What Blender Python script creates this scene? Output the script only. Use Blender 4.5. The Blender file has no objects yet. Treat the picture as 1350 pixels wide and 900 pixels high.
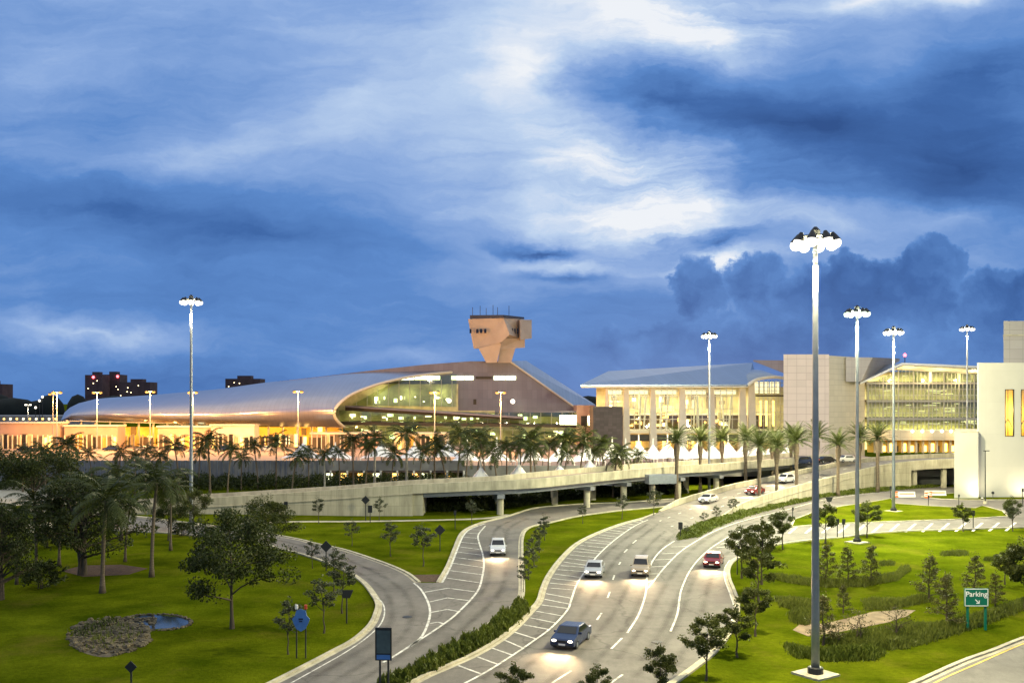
import bpy, math, random
import numpy as np
from mathutils import Vector, Matrix
from mathutils.geometry import tessellate_polygon
random.seed(7); RNG = np.random.default_rng(7)
scene = bpy.context.scene
COL = scene.collection
R = math.radians
# ---------------------------------------------------------------- camera maths
F, CX, HZ, H = 1250.0, 675.0, 530.0, 18.0
def P(px, py, D): return Vector(((px-CX)/F*D, D, H-(py-HZ)/F*D))
def G(px, py, z=0.0):
    D = F*(H-z)/(py-HZ); return Vector(((px-CX)/F*D, D, z))
def XD(px, D): return (px-CX)/F*D
def ZD(py, D): return H-(py-HZ)/F*D

def srgb(r, g, b):
    f = lambda c: (c/255/12.92) if c/255 <= .04045 else ((c/255+.055)/1.055)**2.4
    return (f(r), f(g), f(b), 1)

# ---------------------------------------------------------------- materials
def new_mat(name):
    m = bpy.data.materials.new(name); m.use_nodes = True
    return m, m.node_tree, m.node_tree.nodes['Principled BSDF']
def mat(name, col, rough=.7, metal=0, var=.15, scale=1.0, bump=0, bscale=None, col2=None, spec=.3, detail=6, stretch=None):
    m, t, b = new_mat(name)
    L = t.links.new
    tc = t.nodes.new('ShaderNodeTexCoord'); src = tc.outputs['Object']
    if stretch:
        mp = t.nodes.new('ShaderNodeMapping'); mp.inputs['Scale'].default_value = stretch; L(src, mp.inputs[0]); src = mp.outputs[0]
    n = t.nodes.new('ShaderNodeTexNoise'); n.inputs['Scale'].default_value = scale; n.inputs['Detail'].default_value = detail
    L(src, n.inputs['Vector'])
    rp = t.nodes.new('ShaderNodeMapRange'); rp.inputs[1].default_value = .3; rp.inputs[2].default_value = .7
    L(n.outputs['Fac'], rp.inputs[0])
    mx = t.nodes.new('ShaderNodeMix'); mx.data_type = 'RGBA'
    c1 = tuple(c*(1-var) for c in col[:3])+(1,)
    c2 = (tuple(col2[:3])+(1,)) if col2 else tuple(min(1, c*(1+var)) for c in col[:3])+(1,)
    mx.inputs[6].default_value = c1; mx.inputs[7].default_value = c2
    L(rp.outputs[0], mx.inputs[0]); L(mx.outputs[2], b.inputs['Base Color'])
    b.inputs['Roughness'].default_value = rough; b.inputs['Metallic'].default_value = metal
    b.inputs['Specular IOR Level'].default_value = spec
    if bump:
        n2 = t.nodes.new('ShaderNodeTexNoise'); n2.inputs['Scale'].default_value = bscale or scale*6; n2.inputs['Detail'].default_value = 4
        L(src, n2.inputs['Vector'])
        bp = t.nodes.new('ShaderNodeBump'); bp.inputs['Strength'].default_value = bump; bp.inputs['Distance'].default_value = .1
        L(n2.outputs['Fac'], bp.inputs['Height']); L(bp.outputs[0], b.inputs['Normal'])
    return m
def emit(name, col, s):
    m, t, b = new_mat(name)
    b.inputs['Base Color'].default_value = (.01, .01, .01, 1); b.inputs['Specular IOR Level'].default_value = 0
    b.inputs['Emission Color'].default_value = tuple(col[:3])+(1,); b.inputs['Emission Strength'].default_value = s
    return m
def leafmat(name, c1, c2, tr=.25, nscale=.5):
    m = bpy.data.materials.new(name); m.use_nodes = True; t = m.node_tree; t.nodes.clear(); L = t.links.new
    out = t.nodes.new('ShaderNodeOutputMaterial')
    oi = t.nodes.new('ShaderNodeObjectInfo'); geo = t.nodes.new('ShaderNodeNewGeometry')
    n = t.nodes.new('ShaderNodeTexNoise'); n.inputs['Scale'].default_value = nscale; n.inputs['Detail'].default_value = 3
    tc = t.nodes.new('ShaderNodeTexCoord'); L(tc.outputs['Object'], n.inputs['Vector'])
    a = t.nodes.new('ShaderNodeMath'); a.operation = 'MULTIPLY_ADD'; L(geo.outputs['Random Per Island'], a.inputs[0]); a.inputs[1].default_value = .5; 
    a2 = t.nodes.new('ShaderNodeMath'); a2.operation = 'MULTIPLY_ADD'; L(oi.outputs['Random'], a2.inputs[0]); a2.inputs[1].default_value = .25; L(n.outputs['Fac'], a2.inputs[2])
    a3 = t.nodes.new('ShaderNodeMath'); a3.operation = 'SUBTRACT'; L(a2.outputs[0], a3.inputs[0]); a3.inputs[1].default_value = .38
    L(a3.outputs[0], a.inputs[2])
    mx = t.nodes.new('ShaderNodeMix'); mx.data_type = 'RGBA'; mx.inputs[6].default_value = tuple(c1)+(1,); mx.inputs[7].default_value = tuple(c2)+(1,)
    L(a.outputs[0], mx.inputs[0])
    d = t.nodes.new('ShaderNodeBsdfPrincipled'); d.inputs['Roughness'].default_value = .55; d.inputs['Specular IOR Level'].default_value = .25
    L(mx.outputs[2], d.inputs['Base Color'])
    tl = t.nodes.new('ShaderNodeBsdfTranslucent'); L(mx.outputs[2], tl.inputs['Color'])
    ms = t.nodes.new('ShaderNodeMixShader'); ms.inputs[0].default_value = tr
    L(d.outputs[0], ms.inputs[1]); L(tl.outputs[0], ms.inputs[2]); L(ms.outputs[0], out.inputs[0])
    return m
def glassmat(name, tint=(.85, .9, .85), refl=.12):
    m = bpy.data.materials.new(name); m.use_nodes = True; t = m.node_tree; t.nodes.clear(); L = t.links.new
    out = t.nodes.new('ShaderNodeOutputMaterial'); tr = t.nodes.new('ShaderNodeBsdfTransparent'); tr.inputs[0].default_value = tuple(tint)+(1,)
    gl = t.nodes.new('ShaderNodeBsdfGlossy'); gl.inputs['Roughness'].default_value = .03
    fr = t.nodes.new('ShaderNodeLayerWeight'); fr.inputs[0].default_value = .3
    ma = t.nodes.new('ShaderNodeMath'); ma.operation = 'MULTIPLY_ADD'; L(fr.outputs['Fresnel'], ma.inputs[0]); ma.inputs[1].default_value = .6; ma.inputs[2].default_value = refl
    ms = t.nodes.new('ShaderNodeMixShader'); L(ma.outputs[0], ms.inputs[0]); L(tr.outputs[0], ms.inputs[1]); L(gl.outputs[0], ms.inputs[2]); L(ms.outputs[0], out.inputs[0])
    return m
def panelmat(name, col, sx, sz, rough=.5, metal=0, var=.06, line=.6, axis='XZ', lw=.03, spec=.3):
    """brick-texture panel joints in object space"""
    m, t, b = new_mat(name); L = t.links.new
    tc = t.nodes.new('ShaderNodeTexCoord'); sp = t.nodes.new('ShaderNodeSeparateXYZ'); L(tc.outputs['Object'], sp.inputs[0])
    cb = t.nodes.new('ShaderNodeCombineXYZ')
    if axis == 'XZ': L(sp.outputs[0], cb.inputs[0])
    else:
        ad = t.nodes.new('ShaderNodeMath'); ad.operation = 'ADD'; L(sp.outputs[0], ad.inputs[0]); L(sp.outputs[1], ad.inputs[1]); L(ad.outputs[0], cb.inputs[0])
    L(sp.outputs[2], cb.inputs[1])
    br = t.nodes.new('ShaderNodeTexBrick'); br.offset = 0; br.inputs['Scale'].default_value = 1
    br.inputs['Brick Width'].default_value = sx; br.inputs['Row Height'].default_value = sz; br.inputs['Mortar Size'].default_value = lw
    br.inputs['Color1'].default_value = tuple(c*(1-var) for c in col[:3])+(1,); br.inputs['Color2'].default_value = tuple(min(1, c*(1+var)) for c in col[:3])+(1,)
    br.inputs['Mortar'].default_value = tuple(c*line for c in col[:3])+(1,)
    L(cb.outputs[0], br.inputs['Vector'])
    n = t.nodes.new('ShaderNodeTexNoise'); n.inputs['Scale'].default_value = .25; n.inputs['Detail'].default_value = 5; L(tc.outputs['Object'], n.inputs['Vector'])
    mr = t.nodes.new('ShaderNodeMapRange'); mr.inputs[3].default_value = .88; mr.inputs[4].default_value = 1.1; L(n.outputs['Fac'], mr.inputs[0])
    mx = t.nodes.new('ShaderNodeMix'); mx.data_type = 'RGBA'; mx.blend_type = 'MULTIPLY'; mx.inputs[0].default_value = 1
    L(br.outputs['Color'], mx.inputs[6]); L(mr.outputs[0], mx.inputs[7]); L(mx.outputs[2], b.inputs['Base Color'])
    b.inputs['Roughness'].default_value = rough; b.inputs['Metallic'].default_value = metal; b.inputs['Specular IOR Level'].default_value = spec
    return m

M = {}
M['grass'] = mat('lawn_grass', (.06, .09, .003), .95, var=.35, scale=.22, bump=.7, bscale=5, col2=(.1, .122, .005), detail=12, spec=0)
def grass_extra(m):
    t = m.node_tree; L = t.links.new; b = t.nodes['Principled BSDF']; src = b.inputs['Base Color'].links[0].from_socket
    tc = t.nodes.new('ShaderNodeTexCoord')
    for sc, lo, hi, st in ((2.2, .78, 1.2, (1, 1, 1)), (.05, .8, 1.18, (1, 2, 1)), (14, .72, 1.25, (1, 1, 1))):
        mp = t.nodes.new('ShaderNodeMapping'); mp.inputs['Scale'].default_value = st; L(tc.outputs['Object'], mp.inputs[0])
        n = t.nodes.new('ShaderNodeTexNoise'); n.inputs['Scale'].default_value = sc; n.inputs['Detail'].default_value = 6; n.inputs['Roughness'].default_value = .65; L(mp.outputs[0], n.inputs[0])
        r = t.nodes.new('ShaderNodeMapRange'); r.inputs[1].default_value = .3; r.inputs[2].default_value = .7; r.inputs[3].default_value = lo; r.inputs[4].default_value = hi; L(n.outputs['Fac'], r.inputs[0])
        x = t.nodes.new('ShaderNodeMix'); x.data_type = 'RGBA'; x.blend_type = 'MULTIPLY'; x.inputs[0].default_value = 1; L(src, x.inputs[6]); L(r.outputs[0], x.inputs[7]); src = x.outputs[2]
    n = t.nodes.new('ShaderNodeTexNoise'); n.inputs['Scale'].default_value = .12; n.inputs['Detail'].default_value = 10; n.inputs['Roughness'].default_value = .7; L(tc.outputs['Object'], n.inputs[0])
    r = t.nodes.new('ShaderNodeMapRange'); r.inputs[1].default_value = .54; r.inputs[2].default_value = .74; r.inputs[4].default_value = .6; L(n.outputs['Fac'], r.inputs[0])
    x = t.nodes.new('ShaderNodeMix'); x.data_type = 'RGBA'; x.inputs[7].default_value = (.13, .105, .018, 1); L(r.outputs[0], x.inputs[0]); L(src, x.inputs[6]); src = x.outputs[2]
    L(src, b.inputs['Base Color'])
grass_extra(M['grass'])
M['asphalt'] = mat('asphalt', (.15, .139, .127), .75, var=.2, scale=.16, bump=.2, bscale=12, detail=10, spec=.2)
M['deckasph'] = mat('deck_paving', (.26, .2, .18), .8, var=.12, scale=.1)
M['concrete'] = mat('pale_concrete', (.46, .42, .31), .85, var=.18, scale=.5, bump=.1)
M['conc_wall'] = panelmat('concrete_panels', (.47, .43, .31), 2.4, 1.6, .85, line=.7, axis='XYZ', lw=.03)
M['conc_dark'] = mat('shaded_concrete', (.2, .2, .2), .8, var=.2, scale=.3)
M['paint'] = mat('road_paint', (.68, .67, .62), .7, var=.18, scale=1.5)
def worn(m, thr=.42):
    t = m.node_tree; L = t.links.new; b = t.nodes['Principled BSDF']; src = b.inputs['Base Color'].links[0].from_socket
    tc = t.nodes.new('ShaderNodeTexCoord'); n = t.nodes.new('ShaderNodeTexNoise'); n.inputs['Scale'].default_value = 1.3; n.inputs['Detail'].default_value = 9; n.inputs['Roughness'].default_value = .75; L(tc.outputs['Object'], n.inputs[0])
    r = t.nodes.new('ShaderNodeMapRange'); r.inputs[1].default_value = thr-.06; r.inputs[2].default_value = thr+.12; L(n.outputs['Fac'], r.inputs[0])
    x = t.nodes.new('ShaderNodeMix'); x.data_type = 'RGBA'; x.inputs[6].default_value = (.2, .19, .175, 1); L(r.outputs[0], x.inputs[0]); L(src, x.inputs[7]); L(x.outputs[2], b.inputs['Base Color'])
worn(M['paint'])
def asphalt_extra(m):
    t = m.node_tree; L = t.links.new; b = t.nodes['Principled BSDF']; src = b.inputs['Base Color'].links[0].from_socket
    tc = t.nodes.new('ShaderNodeTexCoord')
    for sc, a_, lo, hi, st in ((.9, .35, .86, 1.1, (1, 1, 1)), (6, .3, .9, 1.1, (1, 1, 1)), (.45, .3, .85, 1.06, (3, .5, 1))):
        mp = t.nodes.new('ShaderNodeMapping'); mp.inputs['Scale'].default_value = st; mp.inputs['Rotation'].default_value = (0, 0, .5); L(tc.outputs['Object'], mp.inputs[0])
        n = t.nodes.new('ShaderNodeTexNoise'); n.inputs['Scale'].default_value = sc; n.inputs['Detail'].default_value = 8; n.inputs['Roughness'].default_value = .7; L(mp.outputs[0], n.inputs[0])
        r = t.nodes.new('ShaderNodeMapRange'); r.inputs[1].default_value = a_; r.inputs[2].default_value = 1-a_; r.inputs[3].default_value = lo; r.inputs[4].default_value = hi; L(n.outputs['Fac'], r.inputs[0])
        x = t.nodes.new('ShaderNodeMix'); x.data_type = 'RGBA'; x.blend_type = 'MULTIPLY'; x.inputs[0].default_value = 1; L(src, x.inputs[6]); L(r.outputs[0], x.inputs[7]); src = x.outputs[2]
    v = t.nodes.new('ShaderNodeTexVoronoi'); v.feature = 'DISTANCE_TO_EDGE'; v.inputs['Scale'].default_value = .09; v.inputs['Randomness'].default_value = .9
    wn = t.nodes.new('ShaderNodeTexNoise'); wn.inputs['Scale'].default_value = .6; wn.inputs['Detail'].default_value = 6; L(tc.outputs['Object'], wn.inputs[0])
    wa = t.nodes.new('ShaderNodeVectorMath'); wa.operation = 'MULTIPLY_ADD'; L(wn.outputs['Color'], wa.inputs[0]); wa.inputs[1].default_value = (2.5, 2.5, 0); L(tc.outputs['Object'], wa.inputs[2]); L(wa.outputs[0], v.inputs[0])
    r = t.nodes.new('ShaderNodeMapRange'); r.inputs[1].default_value = .004; r.inputs[2].default_value = .012; r.inputs[3].default_value = .72; r.inputs[4].default_value = 1; L(v.outputs['Distance'], r.inputs[0])
    x = t.nodes.new('ShaderNodeMix'); x.data_type = 'RGBA'; x.blend_type = 'MULTIPLY'; x.inputs[0].default_value = 1; L(src, x.inputs[6]); L(r.outputs[0], x.inputs[7]); L(x.outputs[2], b.inputs['Base Color'])
asphalt_extra(M['asphalt'])
def streaks(m):
    t = m.node_tree; L = t.links.new; b = t.nodes['Principled BSDF']; src = b.inputs['Base Color'].links[0].from_socket
    tc = t.nodes.new('ShaderNodeTexCoord'); mp = t.nodes.new('ShaderNodeMapping'); mp.inputs['Scale'].default_value = (1, 1, .12); L(tc.outputs['Object'], mp.inputs[0])
    n = t.nodes.new('ShaderNodeTexNoise'); n.inputs['Scale'].default_value = 1.1; n.inputs['Detail'].default_value = 7; n.inputs['Roughness'].default_value = .7; L(mp.outputs[0], n.inputs[0])
    r = t.nodes.new('ShaderNodeMapRange'); r.inputs[1].default_value = .33; r.inputs[2].default_value = .6; r.inputs[3].default_value = .68; r.inputs[4].default_value = 1.05; L(n.outputs['Fac'], r.inputs[0])
    x = t.nodes.new('ShaderNodeMix'); x.data_type = 'RGBA'; x.blend_type = 'MULTIPLY'; x.inputs[0].default_value = 1; L(src, x.inputs[6]); L(r.outputs[0], x.inputs[7]); L(x.outputs[2], b.inputs['Base Color'])
streaks(M['concrete']); streaks(M['conc_wall'])
def wearmat():
    m = bpy.data.materials.new('tyre_wear'); m.use_nodes = True; t = m.node_tree; t.nodes.clear(); L = t.links.new
    o = t.nodes.new('ShaderNodeOutputMaterial'); a_ = t.nodes.new('ShaderNodeBsdfTransparent'); d = t.nodes.new('ShaderNodeBsdfDiffuse'); d.inputs[0].default_value = (.035, .033, .03, 1)
    tc = t.nodes.new('ShaderNodeTexCoord'); n = t.nodes.new('ShaderNodeTexNoise'); n.inputs['Scale'].default_value = .35; n.inputs['Detail'].default_value = 6; L(tc.outputs['Object'], n.inputs[0])
    r = t.nodes.new('ShaderNodeMapRange'); r.inputs[1].default_value = .3; r.inputs[2].default_value = .7; r.inputs[3].default_value = .01; r.inputs[4].default_value = .075; L(n.outputs['Fac'], r.inputs[0])
    x = t.nodes.new('ShaderNodeMixShader'); L(r.outputs[0], x.inputs[0]); L(a_.outputs[0], x.inputs[1]); L(d.outputs[0], x.inputs[2]); L(x.outputs[0], o.inputs[0]); return m
M['wear'] = wearmat()
M['paint_y'] = mat('yellow_paint', (.6, .42, .08), .7, var=.2, scale=1.5)
M['mulch'] = mat('mulch', (.07, .04, .025), .95, var=.4, scale=3, bump=.4)
M['soil'] = mat('dry_bed', (.22, .16, .1), .95, var=.3, scale=1.2, bump=.4)
M['stone'] = mat('pond_stone', (.11, .09, .055), .9, var=.45, scale=1.4, bump=.5)
M['bark'] = mat('bark', (.07, .055, .04), .9, var=.35, scale=3, bump=.5, stretch=(1, 1, .2))
M['palmbark'] = mat('palm_bark', (.13, .1, .07), .9, var=.3, scale=5, bump=.5, stretch=(.3, .3, 3))
M['royalbark'] = mat('smooth_palm_bark', (.33, .3, .25), .8, var=.2, scale=2, stretch=(.3, .3, 2))
M['leaf'] = leafmat('oak_leaf', (.035, .045, .008), (.085, .10, .018), .3)
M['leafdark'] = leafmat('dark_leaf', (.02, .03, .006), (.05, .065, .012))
M['leafgrey'] = leafmat('willow_leaf', (.045, .055, .03), (.09, .1, .05))
M['leafbrown'] = leafmat('cypress_leaf', (.05, .055, .015), (.10, .09, .025))
M['palm'] = leafmat('palm_leaf', (.02, .032, .006), (.065, .08, .012), .2)
M['palmdate'] = leafmat('date_palm_leaf', (.04, .06, .015), (.10, .12, .03), .2)
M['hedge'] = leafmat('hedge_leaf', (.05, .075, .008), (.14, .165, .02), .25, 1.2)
M['reed'] = leafmat('reed_leaf', (.06, .08, .01), (.16, .18, .03), .3, .4)
M['steel'] = mat('galvanised_steel', (.26, .28, .31), .45, .55, var=.1, scale=2)
M['dark'] = mat('dark_metal', (.03, .032, .035), .5, .3, var=.15, scale=2)
M['black'] = mat('black_rubber', (.012, .012, .012), .8, var=.2)
M['white'] = mat('white_paint', (.75, .73, .68), .5, var=.05, scale=1)
M['green'] = mat('green_sign', (.005, .13, .085), .4, var=.08)
M['signtext'] = mat('sign_white', (.8, .82, .8), .4, var=.02)
M['bluesign'] = mat('blue_sign', (.06, .16, .4), .4, var=.12, scale=3)
M['orange'] = mat('orange_plastic', (.75, .17, .03), .5, var=.1)
M['red'] = mat('red_cap', (.5, .06, .03), .5)
M['tent'] = mat('tent_fabric', (.78, .76, .74), .7, var=.05, scale=.5)
M['shell'] = panelmat('standing_seam_metal', (.37, .37, .43), 1.4, 40, .28, .8, var=.03, line=.8, lw=.05)
M['rim'] = mat('cream_rim', (.55, .5, .42), .4, .2, var=.05)
M['clad'] = panelmat('purple_grey_cladding', (.16, .155, .2), 1.8, 3.2, .55, .25, var=.07, line=.75)
M['roofblue'] = panelmat('blue_metal_roof', (.26, .32, .42), 1.2, 60, .35, .6, var=.05, line=.8, axis='XZ', lw=.05)
M['tower'] = mat('tower_tan', (.44, .35, .28), .7, var=.08, scale=.3)
M['towerdk'] = mat('tower_roof', (.05, .05, .07), .6)
M['pinkpanel'] = panelmat('pink_panels', (.47, .40, .375), 2.6, 1.9, .6, var=.05, line=.72, axis='XYZ', lw=.06)
M['creamlitpanel'] = panelmat('cream_lit_panels', (.52, .47, .36), 3.2, 1.5, .6, var=.05, line=.75, axis='XYZ', lw=.05)  # cream tone puts the side block's warm light into the colour
M['greypanel'] = panelmat('grey_panels', (.36, .33, .31), 2.6, 1.9, .6, var=.05, line=.75, axis='XYZ', lw=.05)
M['charcoal'] = panelmat('charcoal_block', (.085, .07, .065), 1.2, .8, .8, var=.15, line=.8)
M['pinkwall'] = mat('pink_stucco', (.42, .27, .21), .8, var=.08, scale=.4)
M['tancol'] = mat('tan_column', (.58, .52, .43), .7, var=.07, scale=.6)
M['whitewall'] = panelmat('white_stucco', (.5, .48, .42), 9, 6, .8, var=.02, line=.93, axis='XYZ', lw=.03)
M['mullion'] = mat('mullion', (.42, .40, .34), .4, .4, var=.05)
M['darkmull'] = mat('dark_mullion', (.04, .035, .03), .5, .3)
M['glass'] = glassmat('clear_glass')
M['glassgreen'] = glassmat('green_glass', (.62, .72, .5), .12)
M['interior'] = mat('interior_wall', (.55, .48, .28), .8, var=.3, scale=.35)
M['intdark'] = mat('interior_dark', (.13, .10, .07), .8, var=.3, scale=.3)
M['amberwall'] = mat('amber_wall', (.62, .4, .1), .8, var=.25, scale=.25)
M['lampwarm'] = emit('ceiling_light', (1, .82, .45), 7)
M['lampgreen'] = emit('fluorescent_light', (.95, 1, .55), 5)
M['lampamber'] = emit('amber_light', (1, .55, .12), 6)
M['sodium'] = emit('sodium_bulb', (1, .44, .08), 1.8)
M['halide'] = emit('halide_bulb', (1, .95, .82), 2.6)
M['halideg'] = emit('green_halide_bulb', (.82, 1, .76), 2.2)
M['smallw'] = emit('small_bulb', (1, .9, .7), 5)
M['headl'] = emit('headlight', (1, .88, .65), 9)
M['clere'] = emit('clerestory_lamp', (1, .86, .5), 1.9)
M['taill'] = emit('taillight', (1, .04, .02), 5)
M['beacon'] = emit('red_beacon', (1, .1, .12), 8)
M['water'] = mat('pond_water', (.01, .015, .02), .06, var=.1, spec=.6)
M['distant'] = mat('distant_tower', (.085, .05, .05), .8, var=.3, scale=.1)
M['treeline'] = mat('distant_woods', (.012, .016, .014), .95, var=.4, scale=.05)
M['carwin'] = mat('car_window', (.01, .012, .015), .08, spec=.6, var=.05)
for nm, c in dict(silver=(.45, .46, .48), white2=(.7, .7, .7), navy=(.02, .035, .09), darkred=(.2, .02, .02), blackc=(.015, .015, .017), tan=(.4, .33, .24)).items():
    M['car_'+nm] = mat('car_paint_'+nm, c, .25, .3, var=.03, spec=.5)

# ---------------------------------------------------------------- mesh builder
def wloc(o):
    v = Vector((0, 0, 0))
    while o is not None: v += o.location; o = o.parent
    return v
class MB:
    def __init__(s): s.v = []; s.f = []; s.smooth = False
    def add(s, vs, fs):
        n = len(s.v); s.v += [tuple(v) for v in vs]; s.f += [tuple(i+n for i in f) for f in fs]; return s
    def quad(s, a, b, c, d): return s.add([a, b, c, d], [(0, 1, 2, 3)])
    def hexa(s, b, t):   # bottom 4 + top 4
        return s.add(list(b)+list(t), [(3, 2, 1, 0), (4, 5, 6, 7), (0, 1, 5, 4), (1, 2, 6, 5), (2, 3, 7, 6), (3, 0, 4, 7)])
    def box(s, c, d, rz=0):
        x, y, z = d[0]/2, d[1]/2, d[2]/2; m = Matrix.Rotation(rz, 3, 'Z'); c = Vector(c)
        q = [(-x, -y), (x, -y), (x, y), (-x, y)]
        return s.hexa([c+m@Vector((a, b, -z)) for a, b in q], [c+m@Vector((a, b, z)) for a, b in q])
    def bx(s, x0, x1, y0, y1, z0, z1): return s.box(((x0+x1)/2, (y0+y1)/2, (z0+z1)/2), (x1-x0, y1-y0, z1-z0))
    def tube(s, path, rad, n=8, caps=True):
        path = [Vector(p) for p in path]
        if not hasattr(rad, '__len__'): rad = [rad]*len(path)
        base = len(s.v); up = Vector((0, 0, 1))
        for i, p in enumerate(path):
            d = (path[min(i+1, len(path)-1)]-path[max(i-1, 0)]).normalized()
            a = d.cross(up if abs(d.z) < .9 else Vector((1, 0, 0))).normalized(); b = d.cross(a)
            for k in range(n):
                w = 2*math.pi*k/n; s.v.append(tuple(p+(a*math.cos(w)+b*math.sin(w))*rad[i]))
        for i in range(len(path)-1):
            for k in range(n):
                k2 = (k+1) % n; s.f.append((base+i*n+k, base+i*n+k2, base+(i+1)*n+k2, base+(i+1)*n+k))
        if caps: s.f.append(tuple(base+k for k in range(n))[::-1]); s.f.append(tuple(base+(len(path)-1)*n+k for k in range(n)))
        return s
    def prism(s, poly, z0, z1):
        n = len(poly)
        tri = tessellate_polygon([[Vector((p[0], p[1], 0)) for p in poly]])
        b = len(s.v)
        s.v += [(p[0], p[1], z0) for p in poly]+[(p[0], p[1], z1) for p in poly]
        for t in tri: s.f.append(tuple(b+i for i in t)); s.f.append(tuple(b+n+i for i in t[::-1]))
        for i in range(n): s.f.append((b+i, b+(i+1) % n, b+n+(i+1) % n, b+n+i))
        return s
    def sheet(s, poly, z):
        tri = tessellate_polygon([[Vector((p[0], p[1], 0)) for p in poly]]); b = len(s.v)
        s.v += [(p[0], p[1], z) for p in poly]
        for t in tri:
            a, c, d = [Vector(poly[i][:2]) for i in t]
            t = t if (c-a).cross(d-a) > 0 else t[::-1]
            s.f.append(tuple(b+i for i in t))
        return s
    def sphere(s, c, r, n=8, m=6, sc=(1, 1, 1)):
        c = Vector(c); vs = []; fs = []
        for i in range(m+1):
            th = math.pi*i/m
            for k in range(n):
                ph = 2*math.pi*k/n; vs.append(c+Vector((r*sc[0]*math.sin(th)*math.cos(ph), r*sc[1]*math.sin(th)*math.sin(ph), r*sc[2]*math.cos(th))))
        for i in range(m):
            for k in range(n): fs.append((i*n+k, (i+1)*n+k, (i+1)*n+(k+1) % n, i*n+(k+1) % n))
        return s.add(vs, fs)
    def build(s, name, m, parent=None, smooth=False):
        o0 = wloc(parent) if parent else Vector((0, 0, 0))
        me = bpy.data.meshes.new(name)
        me.from_pydata([tuple(Vector(v)-o0) for v in s.v], [], s.f); me.update()
        if smooth: me.polygons.foreach_set('use_smooth', [True]*len(me.polygons))
        me.materials.append(M[m] if isinstance(m, str) else m)
        o = bpy.data.objects.new(name, me); COL.objects.link(o)
        if parent: o.parent = parent
        return o
def tag(o, label=None, cat=None, group=None, kind=None):
    if label: o['label'] = label
    if cat: o['category'] = cat
    if group: o['group'] = group
    if kind: o['kind'] = kind
    return o
def thing(name, label, cat, loc=(0, 0, 0), group=None):
    o = bpy.data.objects.new(name, None); o.empty_display_size = .3; COL.objects.link(o); o.location = loc
    return tag(o, label, cat, group)
def dup(root, loc, rz=0, sc=1, label=None, group=None):
    def cp(o, par):
        c = o.copy(); COL.objects.link(c)
        if par: c.parent = par
        for ch in list(o.children): cp(ch, c)
        return c
    r = cp(root, None); r.location = loc; r.rotation_euler = (0, 0, rz); r.scale = (sc, sc, sc) if not hasattr(sc, '__len__') else sc
    if label: r['label'] = label
    if group: r['group'] = group
    return r
USED = set()
def place(proto, loc, rz=0, sc=1, label=None, group=None):
    if proto.name in USED: return dup(proto, loc, rz, sc, label, group)
    USED.add(proto.name); proto.location = loc; proto.rotation_euler = (0, 0, rz); proto.scale = (sc, sc, sc) if not hasattr(sc, '__len__') else sc
    if label: proto['label'] = label
    if group: proto['group'] = group
    return proto
def light(kind, loc, W, col=(1, 1, 1), r=.3, parent=None, **k):
    l = bpy.data.lights.new('lamp_or_fill_light', kind); l.energy = W; l.color = col[:3]
    if kind != 'AREA': l.shadow_soft_size = r
    for a, b in k.items(): setattr(l, a, b)
    o = bpy.data.objects.new('lamp_or_fill_light', l); COL.objects.link(o)
    o.location = Vector(loc)-(wloc(parent) if parent else Vector((0, 0, 0)))
    if parent: o.parent = parent
    return o
def aim(o, d): o.rotation_euler = Vector(d).to_track_quat('-Z', 'Y').to_euler()
ORD = 'first second third fourth fifth sixth seventh eighth ninth tenth eleventh twelfth thirteenth fourteenth fifteenth sixteenth seventeenth eighteenth nineteenth twentieth twenty-first twenty-second twenty-third twenty-fourth twenty-fifth twenty-sixth twenty-seventh twenty-eighth twenty-ninth thirtieth'.split()

def smooth(pts, n=6):
    pts = [Vector(p) for p in pts]; out = []
    for i in range(len(pts)-1):
        p0 = pts[max(i-1, 0)]; p1 = pts[i]; p2 = pts[i+1]; p3 = pts[min(i+2, len(pts)-1)]
        for k in range(n):
            t = k/n
            out.append(.5*((2*p1)+(p2-p0)*t+(2*p0-5*p1+4*p2-p3)*t*t+(3*p1-p0-3*p2+p3)*t**3))
    out.append(pts[-1]); return out
def gl(lst, n=5): return smooth([G(*p) for p in lst], n)
def offset(path, d):
    out = []
    for i, p in enumerate(path):
        t = (path[min(i+1, len(path)-1)]-path[max(i-1, 0)]); t.z = 0; t.normalize()
        out.append(p+Vector((-t.y, t.x, 0))*d)
    return out
def strip(path, w, z, mb):
    a = offset(path, w/2); b = offset(path, -w/2); n = len(mb.v)
    for p, q in zip(a, b): mb.v += [(p.x, p.y, z), (q.x, q.y, z)]
    for i in range(len(path)-1): mb.f.append((n+2*i, n+2*i+1, n+2*i+3, n+2*i+2))
def wallstrip(mb, path, w, z0, z1):
    """solid wall along path; z0/z1 scalars or lists"""
    N = len(path); a = offset(path, w/2); b = offset(path, -w/2); n = len(mb.v)
    f = lambda z, i: z[i] if hasattr(z, '__len__') else z
    for i in range(N):
        mb.v += [(a[i].x, a[i].y, f(z0, i)), (b[i].x, b[i].y, f(z0, i)), (b[i].x, b[i].y, f(z1, i)), (a[i].x, a[i].y, f(z1, i))]
    for i in range(N-1):
        o, q = n+4*i, n+4*i+4
        for k in range(4): mb.f.append((o+k, o+(k+1) % 4, q+(k+1) % 4, q+k))
    mb.f.append((n, n+3, n+2, n+1)); e = n+4*(N-1); mb.f.append((e, e+1, e+2, e+3))

# ================================================================ SETTING
g = MB()
xs = [-6000, -800, -200, -60, 60, 200, 800, 6000]; ys = [-300, 20, 60, 120, 220, 500, 1500, 9000]
for x in xs:
    for y in ys: g.v.append((x, y, 0))
for i in range(7):
    for j in range(7): g.f.append((i*8+j, (i+1)*8+j, (i+1)*8+j+1, i*8+j+1))
tag(g.build('ground', 'grass'), kind='structure')

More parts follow.
